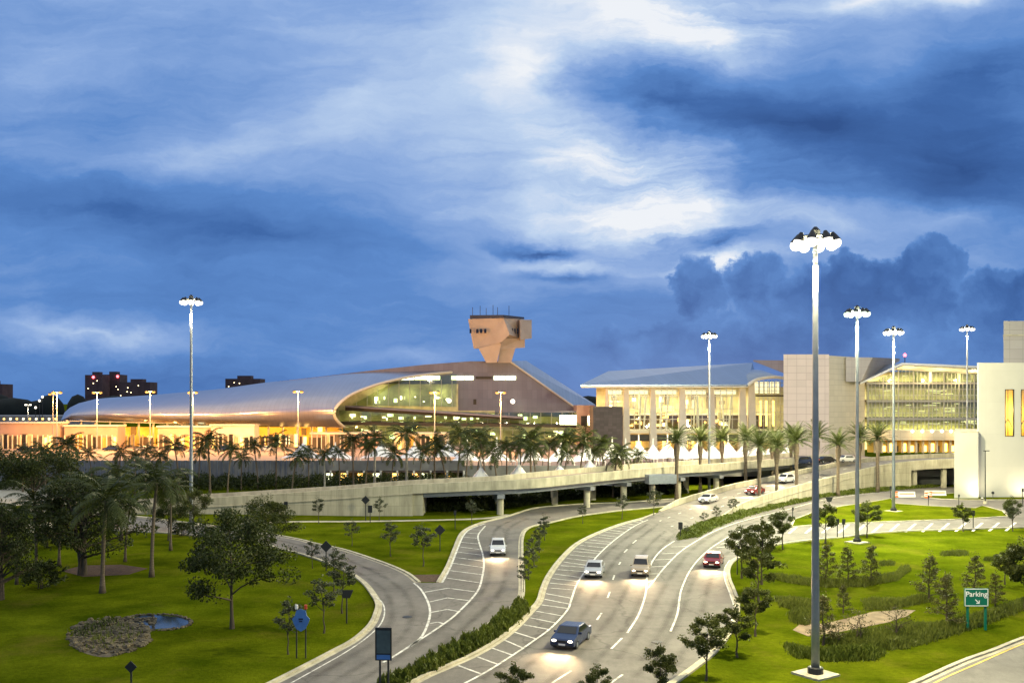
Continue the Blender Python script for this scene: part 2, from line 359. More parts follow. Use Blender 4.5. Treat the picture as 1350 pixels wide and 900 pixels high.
KA_in = [(150, 699), (219, 702.5), (267, 707), (310, 711), (348, 716), (367, 723), (393, 729), (428, 740), (447, 748), (465, 757), (481, 769), (492, 783), (499, 796), (497, 809), (489, 825), (468, 844), (441, 859), (407, 877), (364, 899), (320, 920), (250, 955)]
KB_r = [(460, 925), (490, 907), (520, 892), (547, 879), (573, 864), (600, 849), (627, 836), (653, 817), (669, 804), (683, 793), (688, 777), (687, 740), (688, 707), (698, 695), (724, 689), (764, 680), (818, 673), (862, 669), (910, 664)]
KB_l = [(910, 656), (829, 662), (778, 664), (738, 666.5), (712, 669), (695, 672.5), (672, 680), (648, 686), (635, 689.5), (619, 696), (608, 705), (600, 724), (591, 747), (579, 768)]
KA_out = [(551, 768), (537, 757), (516, 747), (489, 737), (452, 725), (415, 717), (391, 711), (340, 702), (260, 691), (200, 684), (150, 679)]
a, b, c, d = gl(KA_in), gl(KB_r), gl(KB_l), gl(KA_out)
tag(MB().sheet(a+b+c+d, .02).build('road', 'asphalt'), kind='structure')
KC_l = [(470, 945), (552, 897), (587, 881), (627, 863), (659, 844), (680, 827), (699, 807), (711, 793), (716, 777), (724, 759), (740, 737), (761, 717), (788, 703), (820, 691), (849, 683), (865, 677)]
KD_r = [(800, 970), (850, 925), (891, 897), (920, 876), (939, 860), (957, 839), (968, 817), (971, 796), (965, 777), (960, 764), (959, 751), (965, 740), (981, 731), (1005, 723), (1029, 717), (1067, 712), (1110, 708), (1150, 703), (1203, 699.5), (1259, 698), (1350, 695), (1450, 692)]
top = [(1450, 648), (1300, 645), (1230, 640), (1170, 642), (1090, 649), (1040, 660), (1000, 668), (960, 676), (915, 672)]
lc, rd, tp = gl(KC_l), gl(KD_r), [G(*p) for p in top]
tag(MB().sheet(lc+tp[::-1]+rd[::-1], .02).build('road', 'asphalt'), kind='structure')
KG = [(1120, 945), (1170, 919), (1214, 899), (1270, 873.5), (1310, 859), (1350, 843), (1420, 817)]
kg = gl(KG)
tag(MB().sheet(kg+[G(1600, 900), G(1250, 1000)], .02).build('road', 'asphalt'), kind='structure')
def kerb(path, side=1, w=.3, h=.15):
    m = MB(); wallstrip(m, offset(path, side*w/2), w, -.02, h); tag(m.build('kerb', 'concrete'), kind='structure')
    m = MB(); strip(offset(path, -side*.17), .3, .026, m); tag(m.build('gutter', 'concrete'), kind='structure')
kerb(a, -1); kerb(b, -1); kerb(c, -1); kerb(d, -1); kerb(lc, 1); kerb(rd, -1); kerb(kg, 1)
# grass islands lying on the asphalt
ISL = [(1043, 695), (1047, 685), (1077, 674), (1110, 667.5), (1142, 663), (1174, 657.5), (1181, 664), (1222, 667), (1261, 669), (1285, 670), (1296, 667), (1322, 674), (1329, 681), (1261, 685), (1156, 688.5), (1100, 690.5), (1072, 692.5)]
isl = [G(*p) for p in ISL]
tag(MB().prism(isl, 0, .12).build('grass_island', 'grass'), kind='structure')
m = MB(); wallstrip(m, isl+[isl[0]], .3, 0, .15); tag(m.build('kerb', 'concrete'), kind='structure')
ISL2 = [(1215, 655), (1235, 652), (1257, 650.5), (1287, 653), (1450, 653), (1450, 657), (1348, 659), (1278, 659), (1240, 658)]
isl2 = [G(*p) for p in ISL2]
tag(MB().prism(isl2, 0, .12).build('grass_island', 'grass'), kind='structure')
m = MB(); wallstrip(m, isl2+[isl2[0]], .3, 0, .15); tag(m.build('kerb', 'concrete'), kind='structure')
m = MB(); strip(gl([(300, 691), (380, 687.5), (470, 687), (560, 685.5), (640, 683), (672, 678)]), 1.6, .012, m); strip(gl([(0, 672), (60, 673), (130, 677), (200, 684)]), 3, .012, m)
tag(m.build('path', 'concrete'), kind='structure')
m = MB(); m.sheet([G(*p) for p in [(545, 766.5), (542, 757.5), (566, 757), (585, 757), (579, 767)]], .016); m.sheet([G(*p) for p in [(80, 752), (110, 745), (160, 744), (195, 749), (170, 757), (110, 760)]], .016)
tag(m.build('mulch_bed', 'mulch'), kind='structure')
m = MB(); m.sheet([G(*p) for p in [(20, 700), (34, 690), (68, 688), (74, 696), (60, 703)]], .016); m.sheet([G(*p) for p in [(-40, 668), (-40, 640), (60, 640), (110, 652), (100, 664)]], .016)
tag(m.build('pavement', 'concrete'), kind='structure')
# ---- painted markings
pm = MB(); Z = .034
def line(lst, w=.16, n=5): strip(gl(lst, n), w, Z, pm)
line([(640, 693), (631, 704), (631, 713), (636, 729), (638, 743), (636, 759), (629, 780), (603, 808), (584, 823), (560, 839), (541, 851), (520, 864.5), (505, 873)], .2)
line([(545, 768), (555, 777), (564, 793), (567, 808), (563, 825), (555, 840), (541, 852)], .2)
line([(583, 768), (594, 747), (603, 724), (611, 706), (621, 697), (640, 690)], .2)
line([(489, 783), (503, 793), (507, 806), (502, 822), (484, 840), (455, 860), (420, 880), (375, 905)], .12)
def zB(x, y): return (520+x/3.75, 660+y/3.75)
for q in [[(150, 452), (265, 432), (400, 450)], [(175, 500), (262, 480), (365, 493)], [(180, 552), (262, 537), (315, 547)], [(175, 607), (215, 600), (240, 607)],
          [(260, 382), (420, 405)], [(275, 345), (432, 365)], [(285, 308), (440, 330)], [(300, 280), (440, 298)], [(305, 252), (428, 268)], [(322, 228), (420, 240)], [(330, 205), (412, 213)], [(345, 180), (412, 185)], [(360, 160), (420, 163)], [(380, 142), (432, 145)]]:
    pts = [G(*zB(*p)) for p in q]
    for i in range(len(pts)-1): strip([pts[i], pts[i+1]], .2, Z+.004, pm)
# road C edge line and hatching
CW = [(600, 907), (640, 886), (672, 866), (700, 847), (727, 827), (748, 804), (753, 791), (761, 769), (775, 748), (793, 727), (815, 708), (839, 692), (862, 682)]
line(CW, .18)
wl = gl(CW, 8); ll = gl(KC_l, 8)
def arclen(pl):
    s = [0]
    for i in range(1, len(pl)): s.append(s[-1]+(pl[i]-pl[i-1]).length)
    return s
def atlen(pl, s, t):
    for i in range(1, len(pl)):
        if s[i] >= t: return pl[i-1].lerp(pl[i], (t-s[i-1])/max(1e-6, s[i]-s[i-1]))
    return pl[-1].copy()
sl = arclen(ll); t = 12.0
while t < sl[-1]-2:
    p = atlen(ll, sl, t)
    q = min(wl, key=lambda w: (w-p).length)
    dirn = (q-p); k = q+Vector((0, 0, 0))
    tan = (atlen(ll, sl, min(t+1, sl[-1]))-p).normalized()
    q2 = min(wl, key=lambda w: (w-(q-tan*1.6)).length)
    if (q2-p).length > 1.2: strip([p.lerp(q2, .14), p.lerp(q2, .97)], .18, Z+.004, pm)
    t += 2.55
for s0, s1 in [((816, 744), (818, 741)), ((808, 764), (810, 758)), ((801, 788), (804, 780)), ((787, 817), (793, 808)), ((751, 853), (764, 840)), ((728, 900), (753, 884)), ((806, 855), (820, 841)), ((805, 900), (821, 889)), ((823, 728), (827, 724)), ((834, 716), (839, 712))]:
    strip([G(*s0), G(*s1)], .17, Z, pm)
line([(827, 834), (841, 812), (849, 791), (852, 777), (853, 761), (860, 740), (873, 724), (889, 713)], .18)
line([(852, 777), (860, 768), (876, 748), (897, 727), (919, 712.5), (940, 701), (968, 690), (1000, 681), (1040, 671), (1090, 658), (1150, 650), (1200, 647)], .18)
def zC(x, y): return (700+x/3.75, 660+y/3.75)
for q in [[(580, 402), (612, 392)], [(578, 362), (640, 360)], [(588, 327), (668, 323)], [(612, 292), (702, 288)], [(645, 262), (730, 258)], [(690, 228), (770, 226)]]:
    strip([G(*zC(*q[0])), G(*zC(*q[1]))], .17, Z+.004, pm)
line([(884, 832), (893, 809), (896, 788), (899, 775), (909, 753), (923, 735), (939, 721), (960, 708), (976, 700), (1000, 692), (1040, 683)], .17)
for q in [((944, 722), (962, 720)), ((950, 717), (972, 714)), ((956, 712), (984, 708)), ((966, 706), (992, 703)), ((976, 701), (1000, 698))]: strip([G(*q[0]), G(*q[1])], .17, Z+.004, pm)
line([(956, 835), (968, 806), (962, 782), (956, 765), (955, 750), (962, 738)], .12)
for x in range(1040, 1345, 22):
    strip([G(x, 703-(x-1040)*.012), G(x+13, 692-(x-1040)*.012)], .35, Z, pm)
tag(pm.build('road_marking', 'paint'), kind='structure')
ym = MB(); strip(gl([(1160, 940), (1238, 897), (1290, 874), (1345, 850), (1420, 822)]), .15, Z, ym)
tag(ym.build('yellow_line', 'paint_y'), kind='structure')

# ---- tyre wear, patches and drains on the road surface
LANES = [[(688, 683), (660, 700), (657, 742), (650, 775), (620, 808), (580, 840), (520, 880), (450, 925)], [(862, 690), (830, 712), (800, 740), (778, 775), (752, 815), (712, 852), (650, 897)], [(885, 700), (860, 725), (842, 765), (820, 812), (780, 860), (735, 905)], [(1000, 700), (950, 728), (925, 765), (912, 808), (890, 850), (850, 900)], [(1060, 670), (980, 690), (925, 722), (890, 770), (865, 820), (830, 870)], [(345, 709), (410, 726), (470, 748), (515, 775), (530, 805), (515, 840), (470, 870), (400, 912)]]
for k_, (wd, zz) in enumerate(((.95, .0245), (.6, .0275), (.3, .0305))):
    m = MB()
    for ln in LANES:
        pth = gl(ln, 6)
        for sd_ in (-.85, .85): strip(offset(pth, sd_), wd, zz, m)
    tag(m.build('tyre_marks', 'wear'), kind='structure')
m = MB()
for pts_ in ([(700, 838), (845, 838), (845, 839.2), (700, 839.2)], [(900, 770), (958, 772), (958, 773), (900, 771)], [(860, 880), (900, 866), (912, 870), (872, 886)], [(612, 812), (640, 800), (652, 806), (622, 819)]):
    m.sheet([G(*p) for p in pts_], .031)
tag(m.build('road_patch', M['wear']), kind='structure')
for px, py, lb in ((537, 813, 'dark drain cover in the middle of the loop road'), (866, 846, 'round dark cover in the wide road near the right oaks')):
    c_ = G(px, py); m = MB(); m.tube([c_+Vector((0, 0, .02)), c_+Vector((0, 0, .045))], .42, 18); tag(m.build('manhole_cover', 'dark'), lb, 'manhole cover')
# ---- pond
def blob(cx, cy, rx, ry, n=36, j=.12):
    ph = [random.uniform(0, 6.28) for _ in range(4)]; out = []
    for i in range(n):
        w = 2*math.pi*i/n; k = 1+j*(math.sin(2*w+ph[0])*.6+math.sin(3*w+ph[1])*.6+math.sin(5*w+ph[2])*.4)
        out.append(G(cx+rx*k*math.cos(w), cy+ry*k*math.sin(w)))
    return out
tag(MB().sheet(blob(206, 820, 45, 10), .014).build('pond_water', 'water'), kind='structure')
tag(MB().sheet(blob(143, 839, 53, 24), .01).build('pond_bed', 'stone'), kind='structure')
def rock(mb, c, r):
    n = len(mb.v); mb.sphere(c, r, 7, 5, (random.uniform(.8, 1.5), random.uniform(.8, 1.3), random.uniform(.45, .8)))
    for i in range(n, len(mb.v)):
        v = Vector(mb.v[i]); h = (math.sin(v.x*13.1)+math.sin(v.y*17.3)+math.sin(v.z*23+v.x*9))*.06*r*2
        mb.v[i] = tuple(v+Vector((h, -h, h)))
rk = MB()
for i in range(420):
    w = random.uniform(0, 6.283); q = math.sqrt(random.uniform(0, 1))*1.0
    px, py = 143+54*q*math.cos(w), 839+25*q*math.sin(w)
    rock(rk, G(px, py)+Vector((0, 0, .05)), random.choice([.1, .14, .2, .28]))
for i in range(60):
    rock(rk, G(random.uniform(165, 205), random.uniform(814, 828))+Vector((0, 0, .02)), random.uniform(.08, .22))
for i in range(90):
    w = random.uniform(0, 6.283); rock(rk, G(206+46*math.cos(w), 820+10.5*math.sin(w))+Vector((0, 0, .03)), random.uniform(.1, .2))
tag(rk.build('pond_rocks', 'stone'), kind='stuff')
foliage_jobs = [([(95, 832), (130, 818), (170, 822), (190, 835), (160, 858), (115, 858)], 420, .35, 'reed'), ([(92, 836), (150, 814), (160, 818), (110, 842)], 300, .45, 'leafdark')]
tag(MB().sheet([G(*p) for p in [(1045, 830), (1055, 822), (1085, 822), (1115, 815), (1150, 806), (1190, 803), (1207, 804), (1195, 812), (1170, 820), (1140, 826), (1100, 834), (1065, 838)]], .012).build('dry_stream_bed', 'soil'), kind='structure')

# ================================================================ VEGETATION
def leaves_mesh(name, cen, size, m, flat=.0, aspect=.55, upright=0):
    n = len(cen); cen = np.asarray(cen)
    d = RNG.normal(size=(n, 3)); d[:, 2] *= (1-flat)
    if upright: d[:, :2] *= .45; d[:, 2] = np.abs(d[:, 2])*.5+upright
    d /= np.linalg.norm(d, axis=1)[:, None]
    u = np.cross(d, RNG.normal(size=(n, 3))); u /= np.linalg.norm(u, axis=1)[:, None]
    s = size*RNG.uniform(.45, 1.6, n)[:, None]
    a = cen-d*s; c = cen+d*s; b = cen+u*s*aspect; e = cen-u*s*aspect
    v = np.stack([a, b, c, e], 1).reshape(-1, 3)
    me = bpy.data.meshes.new(name); me.vertices.add(4*n); me.vertices.foreach_set('co', v.astype(np.float32).ravel())
    me.loops.add(4*n); me.loops.foreach_set('vertex_index', np.arange(4*n, dtype=np.int32))
    me.polygons.add(n); me.polygons.foreach_set('loop_start', np.arange(0, 4*n, 4, dtype=np.int32)); me.polygons.foreach_set('loop_total', np.full(n, 4, dtype=np.int32))
    me.update(calc_edges=True); me.validate(); me.materials.append(M[m]); return me
def branch(mb, p0, p1, r0, r1, n=5, bend=.15, k=4):
    p0, p1 = Vector(p0), Vector(p1); L = (p1-p0).length
    off = Vector([random.gauss(0, bend*L) for _ in range(3)]); off.z = abs(off.z)*.5
    pts = [p0.lerp(p1, t)+off*math.sin(math.pi*t)*.6 for t in [i/k for i in range(k+1)]]
    mb.tube(pts, [r0+(r1-r0)*i/k for i in range(k+1)], n, caps=False); return pts
def make_tree(name, cat, Ht, cw, clear, nl, lsize, lm, nb=9, shape='oval', droop=0, multi=1, tr=None):
    root = thing(name, 'tree', cat); tb = MB(); tips = []
    tr = tr or Ht*.018
    for s in range(multi):
        base = Vector((random.uniform(-.3, .3), random.uniform(-.3, .3), -.1))*(multi > 1)+Vector((0, 0, -.1))
        lean = Vector((random.gauss(0, .02), random.gauss(0, .02), 0))*Ht*(3 if multi > 1 else 1)
        topz = Ht*(.82 if shape != 'umbrella' else .62)
        k = 7; pts = [base+lean*(i/k)**1.3+Vector((random.gauss(0, .008)*Ht, random.gauss(0, .008)*Ht, topz*i/k))*1 for i in range(k+1)]
        pts[0] = base
        tb.tube(pts, [tr*1.5]+[tr*(1-.8*(i/k)) for i in range(1, k+1)], 8, caps=False)
        ph = random.uniform(0, 6)
        for i in range(nb):
            t = (i+.5)/nb; w = ph+i*2.4+random.uniform(-.4, .4)
            z = Ht*(clear+(.8-clear)*t)
            if shape == 'umbrella': z = Ht*(clear+(.6-clear)*t)
            fi = min(k-1, int(z/topz*k)); p0 = pts[fi].lerp(pts[fi+1], min(1, z/topz*k-fi))
            if shape == 'oval': rr = cw/2*(math.sin(math.pi*(.18+.72*t)))**.8
            elif shape == 'cone': rr = cw/2*(1.05-.9*t)
            elif shape == 'umbrella': rr = cw/2*random.uniform(.55, 1.0)
            else: rr = cw/2*math.sqrt(max(.1, 1-(t*1.05-.15)**2))
            rr *= random.uniform(.7, 1.12)
            zt = z+Ht*(.16*(1-t)+.06)*random.uniform(.4, 1.2)-droop*Ht*.1
            if shape == 'cone': zt = z+Ht*.04
            if shape == 'umbrella': zt = Ht*random.uniform(.72, .93)
            tip = Vector((p0.x+rr*math.cos(w), p0.y+rr*math.sin(w), zt))
            bp = branch(tb, p0, tip, tr*.5*(1-.6*t), tr*.1)
            tips += [(bp[3], .8), (bp[4], 1), (bp[2], .5)]
            for j in range(3):
                q0 = bp[2+j % 2]; dv = Vector((math.cos(w+random.uniform(-1.3, 1.3)), math.sin(w+random.uniform(-1.3, 1.3)), random.uniform(-.1, .9)-droop)).normalized()
                q1 = q0+dv*rr*random.uniform(.3, .55); branch(tb, q0, q1, tr*.18, tr*.05, 4, k=3); tips.append((q1, 1)); tips.append((q0.lerp(q1, .6), .7))
        tips.append((pts[-1], 1)); tips.append((pts[-1]+Vector((0, 0, Ht*.08)), .8)); tips.append((pts[-1]+Vector((0, 0, Ht*.14)), .5))
    tb.build('trunk', 'bark', root, True)
    w = np.array([t[1] for t in tips])*RNG.uniform(.35, 1.5, len(tips)); w /= w.sum()
    idx = RNG.choice(len(tips), nl, p=w)
    cen = np.array([tuple(t[0]) for t in tips])[idx]
    cs = RNG.uniform(.6, 1.3, len(tips))[idx][:, None]*np.array([.075, .075, .05])*(cw+Ht*.35)*.56
    off = RNG.normal(size=(nl, 3)); rad = np.linalg.norm(off, axis=1)[:, None]; off *= np.minimum(1, 1.7/rad)
    cen = cen+off*cs
    if droop: cen[:, 2] -= np.abs(RNG.normal(0, droop*.5, nl))
    me = leaves_mesh('crown', cen, lsize, lm, .2)
    c = bpy.data.objects.new('crown', me); COL.objects.link(c); c.parent = root
    root['H'] = Ht
    return root
def frond(mb, base, w, elev, L, curl, nl, ll, lw, vdrop=.4):
    """leaflet frond with pinnate strips"""
    pts = []; p = Vector(base); e = elev; n = 9
    for i in range(n+1):
        pts.append(p.copy()); d = Vector((math.cos(w)*math.cos(e), math.sin(w)*math.cos(e), math.sin(e))); p = p+d*L/n; e -= curl/n*(.5+i/n)
    mb.tube(pts, [.05*(1-.8*i/n) for i in range(n+1)], 3, caps=False)
    side = Vector((-math.sin(w), math.cos(w), 0))
    for i in range(nl):
        t = .12+.88*(i+.5)/nl; k = min(n-1, int(t*n)); q = pts[k].lerp(pts[k+1], t*n-k); d = (pts[k+1]-pts[k]).normalized()
        ln = ll*(math.sin(math.pi*min(1, .15+.8*t)))**.6*random.uniform(.8, 1.1)
        for s in (-1, 1):
            dd = (side*s+d*.55+Vector((0, 0, -vdrop*random.uniform(.5, 1.5)))).normalized()
            e1 = q+dd*ln*.55+Vector((0, 0, .04)); e2 = q+dd*ln+Vector((0, 0, -.12*ln))
            wv = d*lw
            mb.add([q-wv*.5, q+wv*.5, e1+wv*.5, e1-wv*.5, e2], [(0, 1, 2, 3), (3, 2, 4)])
def make_palm(kind, Ht):
    if kind == 'date':
        root = thing('date_palm', 'palm', 'palm tree'); tb = MB(); n = 10
        tb.tube([(random.gauss(0, .02), random.gauss(0, .02), -.1+(Ht-1.0)*i/n) for i in range(n+1)], [.33, .27]+[.22]*5+[.24, .36, .4, .25], 9)
        tb.build('trunk', 'palmbark', root, True); cb = MB()
        for i in range(44):
            t = i/44; frond(cb, (0, 0, Ht-1.1+.3*t), i*2.4+random.uniform(-.2, .2), R(-12+92*t+random.uniform(-8, 8)), random.uniform(2.3, 2.9), R(35+random.uniform(0, 25)), 15, .42, .075, .05)
        cb.build('crown', 'palmdate', root)
    else:
        royal = kind == 'royal'
        root = thing('palm_tree', 'palm', 'palm tree'); tb = MB(); n = 10; lx, ly = random.uniform(-1.1, 1.1)*(not royal), random.uniform(-.8, .8)*(not royal)
        hh = Ht-1.2; rad = [.3, .24]+[.2-.01*i for i in range(n-1)] if royal else [.24, .17]+[.13-.003*i for i in range(n-1)]
        pts = [(lx*(i/n)**2, ly*(i/n)**2, -.1+hh*i/n) for i in range(n+1)]
        tb.tube(pts, rad, 8); tb.build('trunk', 'royalbark' if royal else 'palmbark', root, True); cb = MB()
        if royal: cb.tube([(0, 0, hh-.2), (0, 0, hh+1)], [.2, .12], 8)
        N = 20
        for i in range(N):
            t = i/N; el = R(-35+115*t+random.uniform(-10, 10))
            frond(cb, (pts[-1][0], pts[-1][1], hh+(.8 if royal else .1)), i*2.4+random.uniform(-.4, .4), el, random.uniform(2.6, 3.6), R(75+random.uniform(-15, 40)), 22, .75, .09, .55)
        cb.build('crown', 'palm', root)
    root['H'] = Ht; return root
OAK = [make_tree('oak_tree', 'tree', 7, 4.4, .28, 7500, .1, 'leaf', 11) for _ in range(4)]
SAP = [make_tree('young_tree', 'tree', 5, 2.2, .3, 1300, .085, 'leafgrey', 10, tr=.06) for _ in range(4)]
CYP = [make_tree('cypress_tree', 'tree', 6, 3.0, .1, 2600, .075, 'leafbrown', 20, 'cone') for _ in range(3)]
BARE = [make_tree('thin_shrub', 'shrub', 4, 3.2, .15, 260, .09, 'leafbrown', 11, multi=2) for _ in range(2)]
BIG = [make_tree('spreading_oak', 'tree', 9, 9, .22, 13500, .105, 'leaf' if i else 'leafdark', 13, 'round') for i in range(2)]
UMB = make_tree('umbrella_tree', 'tree', 10, 13, .3, 12000, .13, 'leafdark', 16, 'umbrella', tr=.22)
FIC = make_tree('ficus_tree', 'tree', 9, 9, .15, 12500, .12, 'leafdark', 12, 'round', multi=4, tr=.25)
BUSH = [make_tree('bush', 'shrub', 2.5, 3.2, .05, 2200, .1, 'leaf' if i else 'leafdark', 9, 'round', multi=3, tr=.05) for i in range(2)]
PALM = [make_palm('coco', random.uniform(8, 10.5)) for _ in range(8)]
ROYAL = [make_palm('royal', 9) for _ in range(2)]
DATE = [make_palm('date', 9) for _ in range(3)]
cnt = {}
def put(kinds, px, by, ty, label, group=None, wide=1.0, z=0, D=None):
    key = id(kinds) if isinstance(kinds, list) else kinds.name
    i = cnt.get(key, 0); cnt[key] = i+1
    pr = kinds[i % len(kinds)] if isinstance(kinds, list) else kinds
    if D: loc = Vector((XD(px, D), D, z)); hh = ZD(ty, D)-z
    else: loc = G(px, by, z); hh = (by-ty)/F*loc.y
    s = hh/pr['H']
    return place(pr, loc, random.uniform(0, 6.28), (s*wide, s*wide, s), label, group)
# right-hand oaks along the kerb
gr = 'young oaks along the right road'
for px, by, ty, lb, w in [(931, 897, 806, 'small round oak beside the kerb, nearest of the row by the right road', 1), (972, 866, 794, 'leafy oak with mulch ring behind the nearest kerb oak', 1.05), (996, 838, 765, 'dark oak in the row just behind the mulch ringed oak', 1),
        (1000, 793, 716, 'oak midway up the clustered kerb row', 1), (978, 762, 690, 'oak nearest the kerb bend at the top of the row', .9), (1004, 770, 678, 'tallest oak of the clustered kerb row', .8), (1032, 724, 667, 'single oak on the lawn corner before the hatched branch road', 1), (1088, 716, 660, 'oak half hidden by the tallest near light mast', 1),
        (1143, 708, 658, 'dense oak right of the green tinted mast', 1), (1270, 700, 661, 'small dense oak at the edge of the branch road near white building', 1), (1335, 698, 652, 'sparse oak on the far right before the white building', .85)]:
    put(OAK, px, by, ty, lb, gr, w)
for px, by, ty, lb in [(872, 930, 845, 'bushy treetop rising from the bottom edge right of the dashed lane'), (790, 960, 873, 'treetop poking up at the bottom edge in the middle of the lanes'), (675, 960, 870, 'treetop at the bottom edge before the hatched shoulder')]:
    put(OAK, px, by, ty, lb, 'treetops along the bottom edge', .85)
gr = 'cypresses around the swale'
for px, by, ty, lb in [(1090, 768, 708, 'brownish cypress left of three by the upper reed crescent'), (1118, 770, 712, 'brownish cypress, middle of three by the upper reed crescent'), (1148, 768, 710, 'brownish cypress, right of three by the upper reed crescent'), (1085, 850, 772, 'brownish cypress right beside the tall near mast'),
        (1225, 792, 722, 'slim cypress between two others above the Parking sign'), (1248, 826, 745, 'full cypress left of the Parking sign'), (1285, 784, 722, 'cypress standing behind the Parking sign'), (1312, 802, 748, 'reddish cypress right of the Parking sign'), (1112, 808, 765, 'low cypress in the second reed crescent')]:
    put(CYP, px, by, ty, lb, gr, 1.1)
put(BARE, 1131, 846, 795, 'thin almost bare shrub at the left of the dry stream bed'); put(BARE, 1184, 840, 792, 'thin almost bare shrub at the right of the dry stream bed'); put(BARE, 1104, 848, 812, 'low bare shrub beside the near mast')
put(OAK, 1352, 805, 704, 'large dark oak at the right edge above the second road', None, 1.0); put(OAK, 1325, 770, 722, 'small dark oak at the right edge behind the larger one', None, 1.1)
gr = 'willowy trees on the grass median'
for i, (px, by, ty) in enumerate([(690, 782, 738), (697, 764, 718), (704, 746, 703), (711, 728, 688), (718, 712, 675)]):
    put(SAP, px, by, ty, 'thin grey green tree on the grass median, %s from the hedge end' % ORD[i], gr, 1.1)
gr = 'young trees on the left lawns'
for px, by, ty, lb in [(464, 719, 681, 'thin young tree on the lawn below the long wall, left of three'), (515, 733, 683, 'thin young tree on the lawn below the long wall, middle of three'), (558, 746, 684, 'thin young tree on the lawn below the long wall, right of three'),
        (420, 690, 652, 'small tree standing against the pale wall at left'), (500, 686, 652, 'small tree against the pale wall beside the diamond sign'), (380, 862, 783, 'thin wispy tree beside the blue sign'), (427, 834, 752, 'thin tree in a mulch ring on the curve lawn'), (451, 808, 727, 'taller leafy tree beside the T shaped post on the curve lawn'), (440, 780, 716, 'leafy young tree at the crest of the curve lawn'), (412, 749, 708, 'little tree by the inner edge of the loop road'),
        (622, 690, 655, 'small tree at the edge of the bridge opening'), (768, 690, 662, 'small stake tree under the viaduct, left'), (862, 680, 640, 'small tree by the bridge column near the ramp'), (820, 684, 648, 'small tree before the second bridge column'), (1335, 700, 660, 'skinny tree beside the far right oak')]:
    put(SAP, px, by, ty, lb, gr, 1.1)
for px, by, ty, lb in [(905, 707, 690, 'tiny shrub tree on the hedge tip'), (928, 694, 672, 'tiny tree on the ramp hedge, second from the tip'), (945, 689, 664, 'tiny tree on the ramp hedge, third from the tip'), (966, 681, 652, 'tiny tree on the ramp hedge, fourth from the tip')]:
    put(SAP, px, by, ty, lb, 'small trees on the ramp hedge', 1.1)
put(BIG, 306, 828, 668, 'large dark spreading oak in front of the pale wall on left lawn', None, .92)
put(BIG, 350, 737, 650, 'grey green rounded oak behind the large dark oak', None, .95)
put(UMB, 45, 690, 587, 'broad umbrella crowned tree at the upper left', None, .95)
put(FIC, 110, 757, 618, 'dense dark ficus with several trunks in a mulch bed', None, .85)
put(FIC, 0, 790, 655, 'dense dark tree cut by the left edge of the view', None, .6)
put(BIG, 222, 712, 645, 'dark bushy tree behind the slim palm at left', None, .7)
put(BIG, 255, 700, 640, 'low bushy tree left of the tall left mast', None, .8)
for px, by, ty, lb in [(55, 775, 735, 'dark rounded bush on the left lawn'), (90, 660, 636, 'bush beyond the umbrella tree'), (290, 716, 690, 'bush beside the foot of the left mast'), (330, 712, 690, 'bush at the edge of the loop road'), (240, 706, 686, 'bush along the far side of left road'), (60, 722, 690, 'bush behind the pale patch at left')]:
    put(BUSH, px, by, ty, lb, 'bushes on the left lawn')
gr = 'palms on the left lawn'
for px, by, ty, lb in [(135, 781, 636, 'yellow green palm in front of the ficus'), (200, 760, 618, 'slim tall palm alone on the left lawn'), (78, 745, 640, 'palm behind the left edge tree'), (165, 740, 655, 'palm leaning between ficus and slim tall palm'), (22, 770, 668, 'palm low at the left edge'), (48, 760, 650, 'shaggy palm between the left edge tree and the ficus'), (100, 720, 622, 'palm rising behind the ficus on the left'), (225, 725, 632, 'palm beside the dark bushy tree near the left mast'), (160, 712, 615, 'tall palm behind the yellow green palm')]:
    put(PALM, px, by, ty, lb, gr, 1.15)
gr = 'palms in the plaza row behind the long wall'
row = [(30, 590, 190, 0), (60, 586, 186, 0), (92, 576, 186, 0), (122, 592, 194, 0), (155, 590, 190, 0), (178, 596, 184, 0), (192, 588, 192, 0), (216, 594, 186, 0), (236, 578, 192, 0), (262, 590, 196, 0), (277, 570, 186, 0), (300, 586, 182, 0), (318, 596, 194, 0), (340, 580, 196, 0), (364, 574, 196, 0), (385, 594, 188, 0), (407, 590, 196, 0), (428, 596, 188, 1), (448, 590, 194, 0), (466, 572, 192, 0), (482, 580, 186, 0), (494, 574, 196, 1), (515, 590, 184, 0), (536, 568, 188, 1), (552, 588, 180, 0), (573, 574, 188, 0), (588, 584, 192, 0), (603, 564, 184, 0), (614, 588, 176, 0), (628, 578, 196, 0), (640, 568, 190, 0), (656, 590, 180, 0), (668, 582, 184, 0), (686, 576, 194, 0), (700, 568, 186, 0), (708, 586, 178, 0), (722, 580, 192, 0), (736, 570, 190, 0), (742, 592, 178, 0), (764, 570, 192, 0), (778, 588, 184, 0), (795, 576, 188, 0), (808, 592, 180, 0), (822, 588, 190, 0)]
def ordn(i): return ORD[i] if i < 30 else ('thirty-'+ORD[i-30] if i < 39 else 'fortieth' if i == 39 else 'forty-'+ORD[i-40])
for i, (px, ty, D, ro) in enumerate(row):
    put(ROYAL if ro else PALM, px, 0, ty, '%s palm from the left in the plaza row, %s' % (ordn(i), 'with smooth pale trunk' if ro else 'with drooping feathery fronds'), gr, 1.1, 0, D)
put(PALM, 840, 0, 594, 'low palm at the right end of the plaza row', gr, 1, 0, 192)
gr = 'date palms along the ramp'
dp = [(892, 572, 173), (923, 572, 186), (952, 571, 196), (983, 570, 186), (1001, 577, 163), (1018, 573, 196), (1024, 579, 168), (1043, 568, 200), (1050, 571, 176), (1077, 566, 190), (1105, 577, 182), (1133, 568, 198), (1157, 568, 190)]
for i, (px, ty, D) in enumerate(dp):
    put(DATE, px, 0, ty, 'stiff fan headed date palm, %s from the left along the ramp' % ORD[i], gr, 1.05, 0, D)

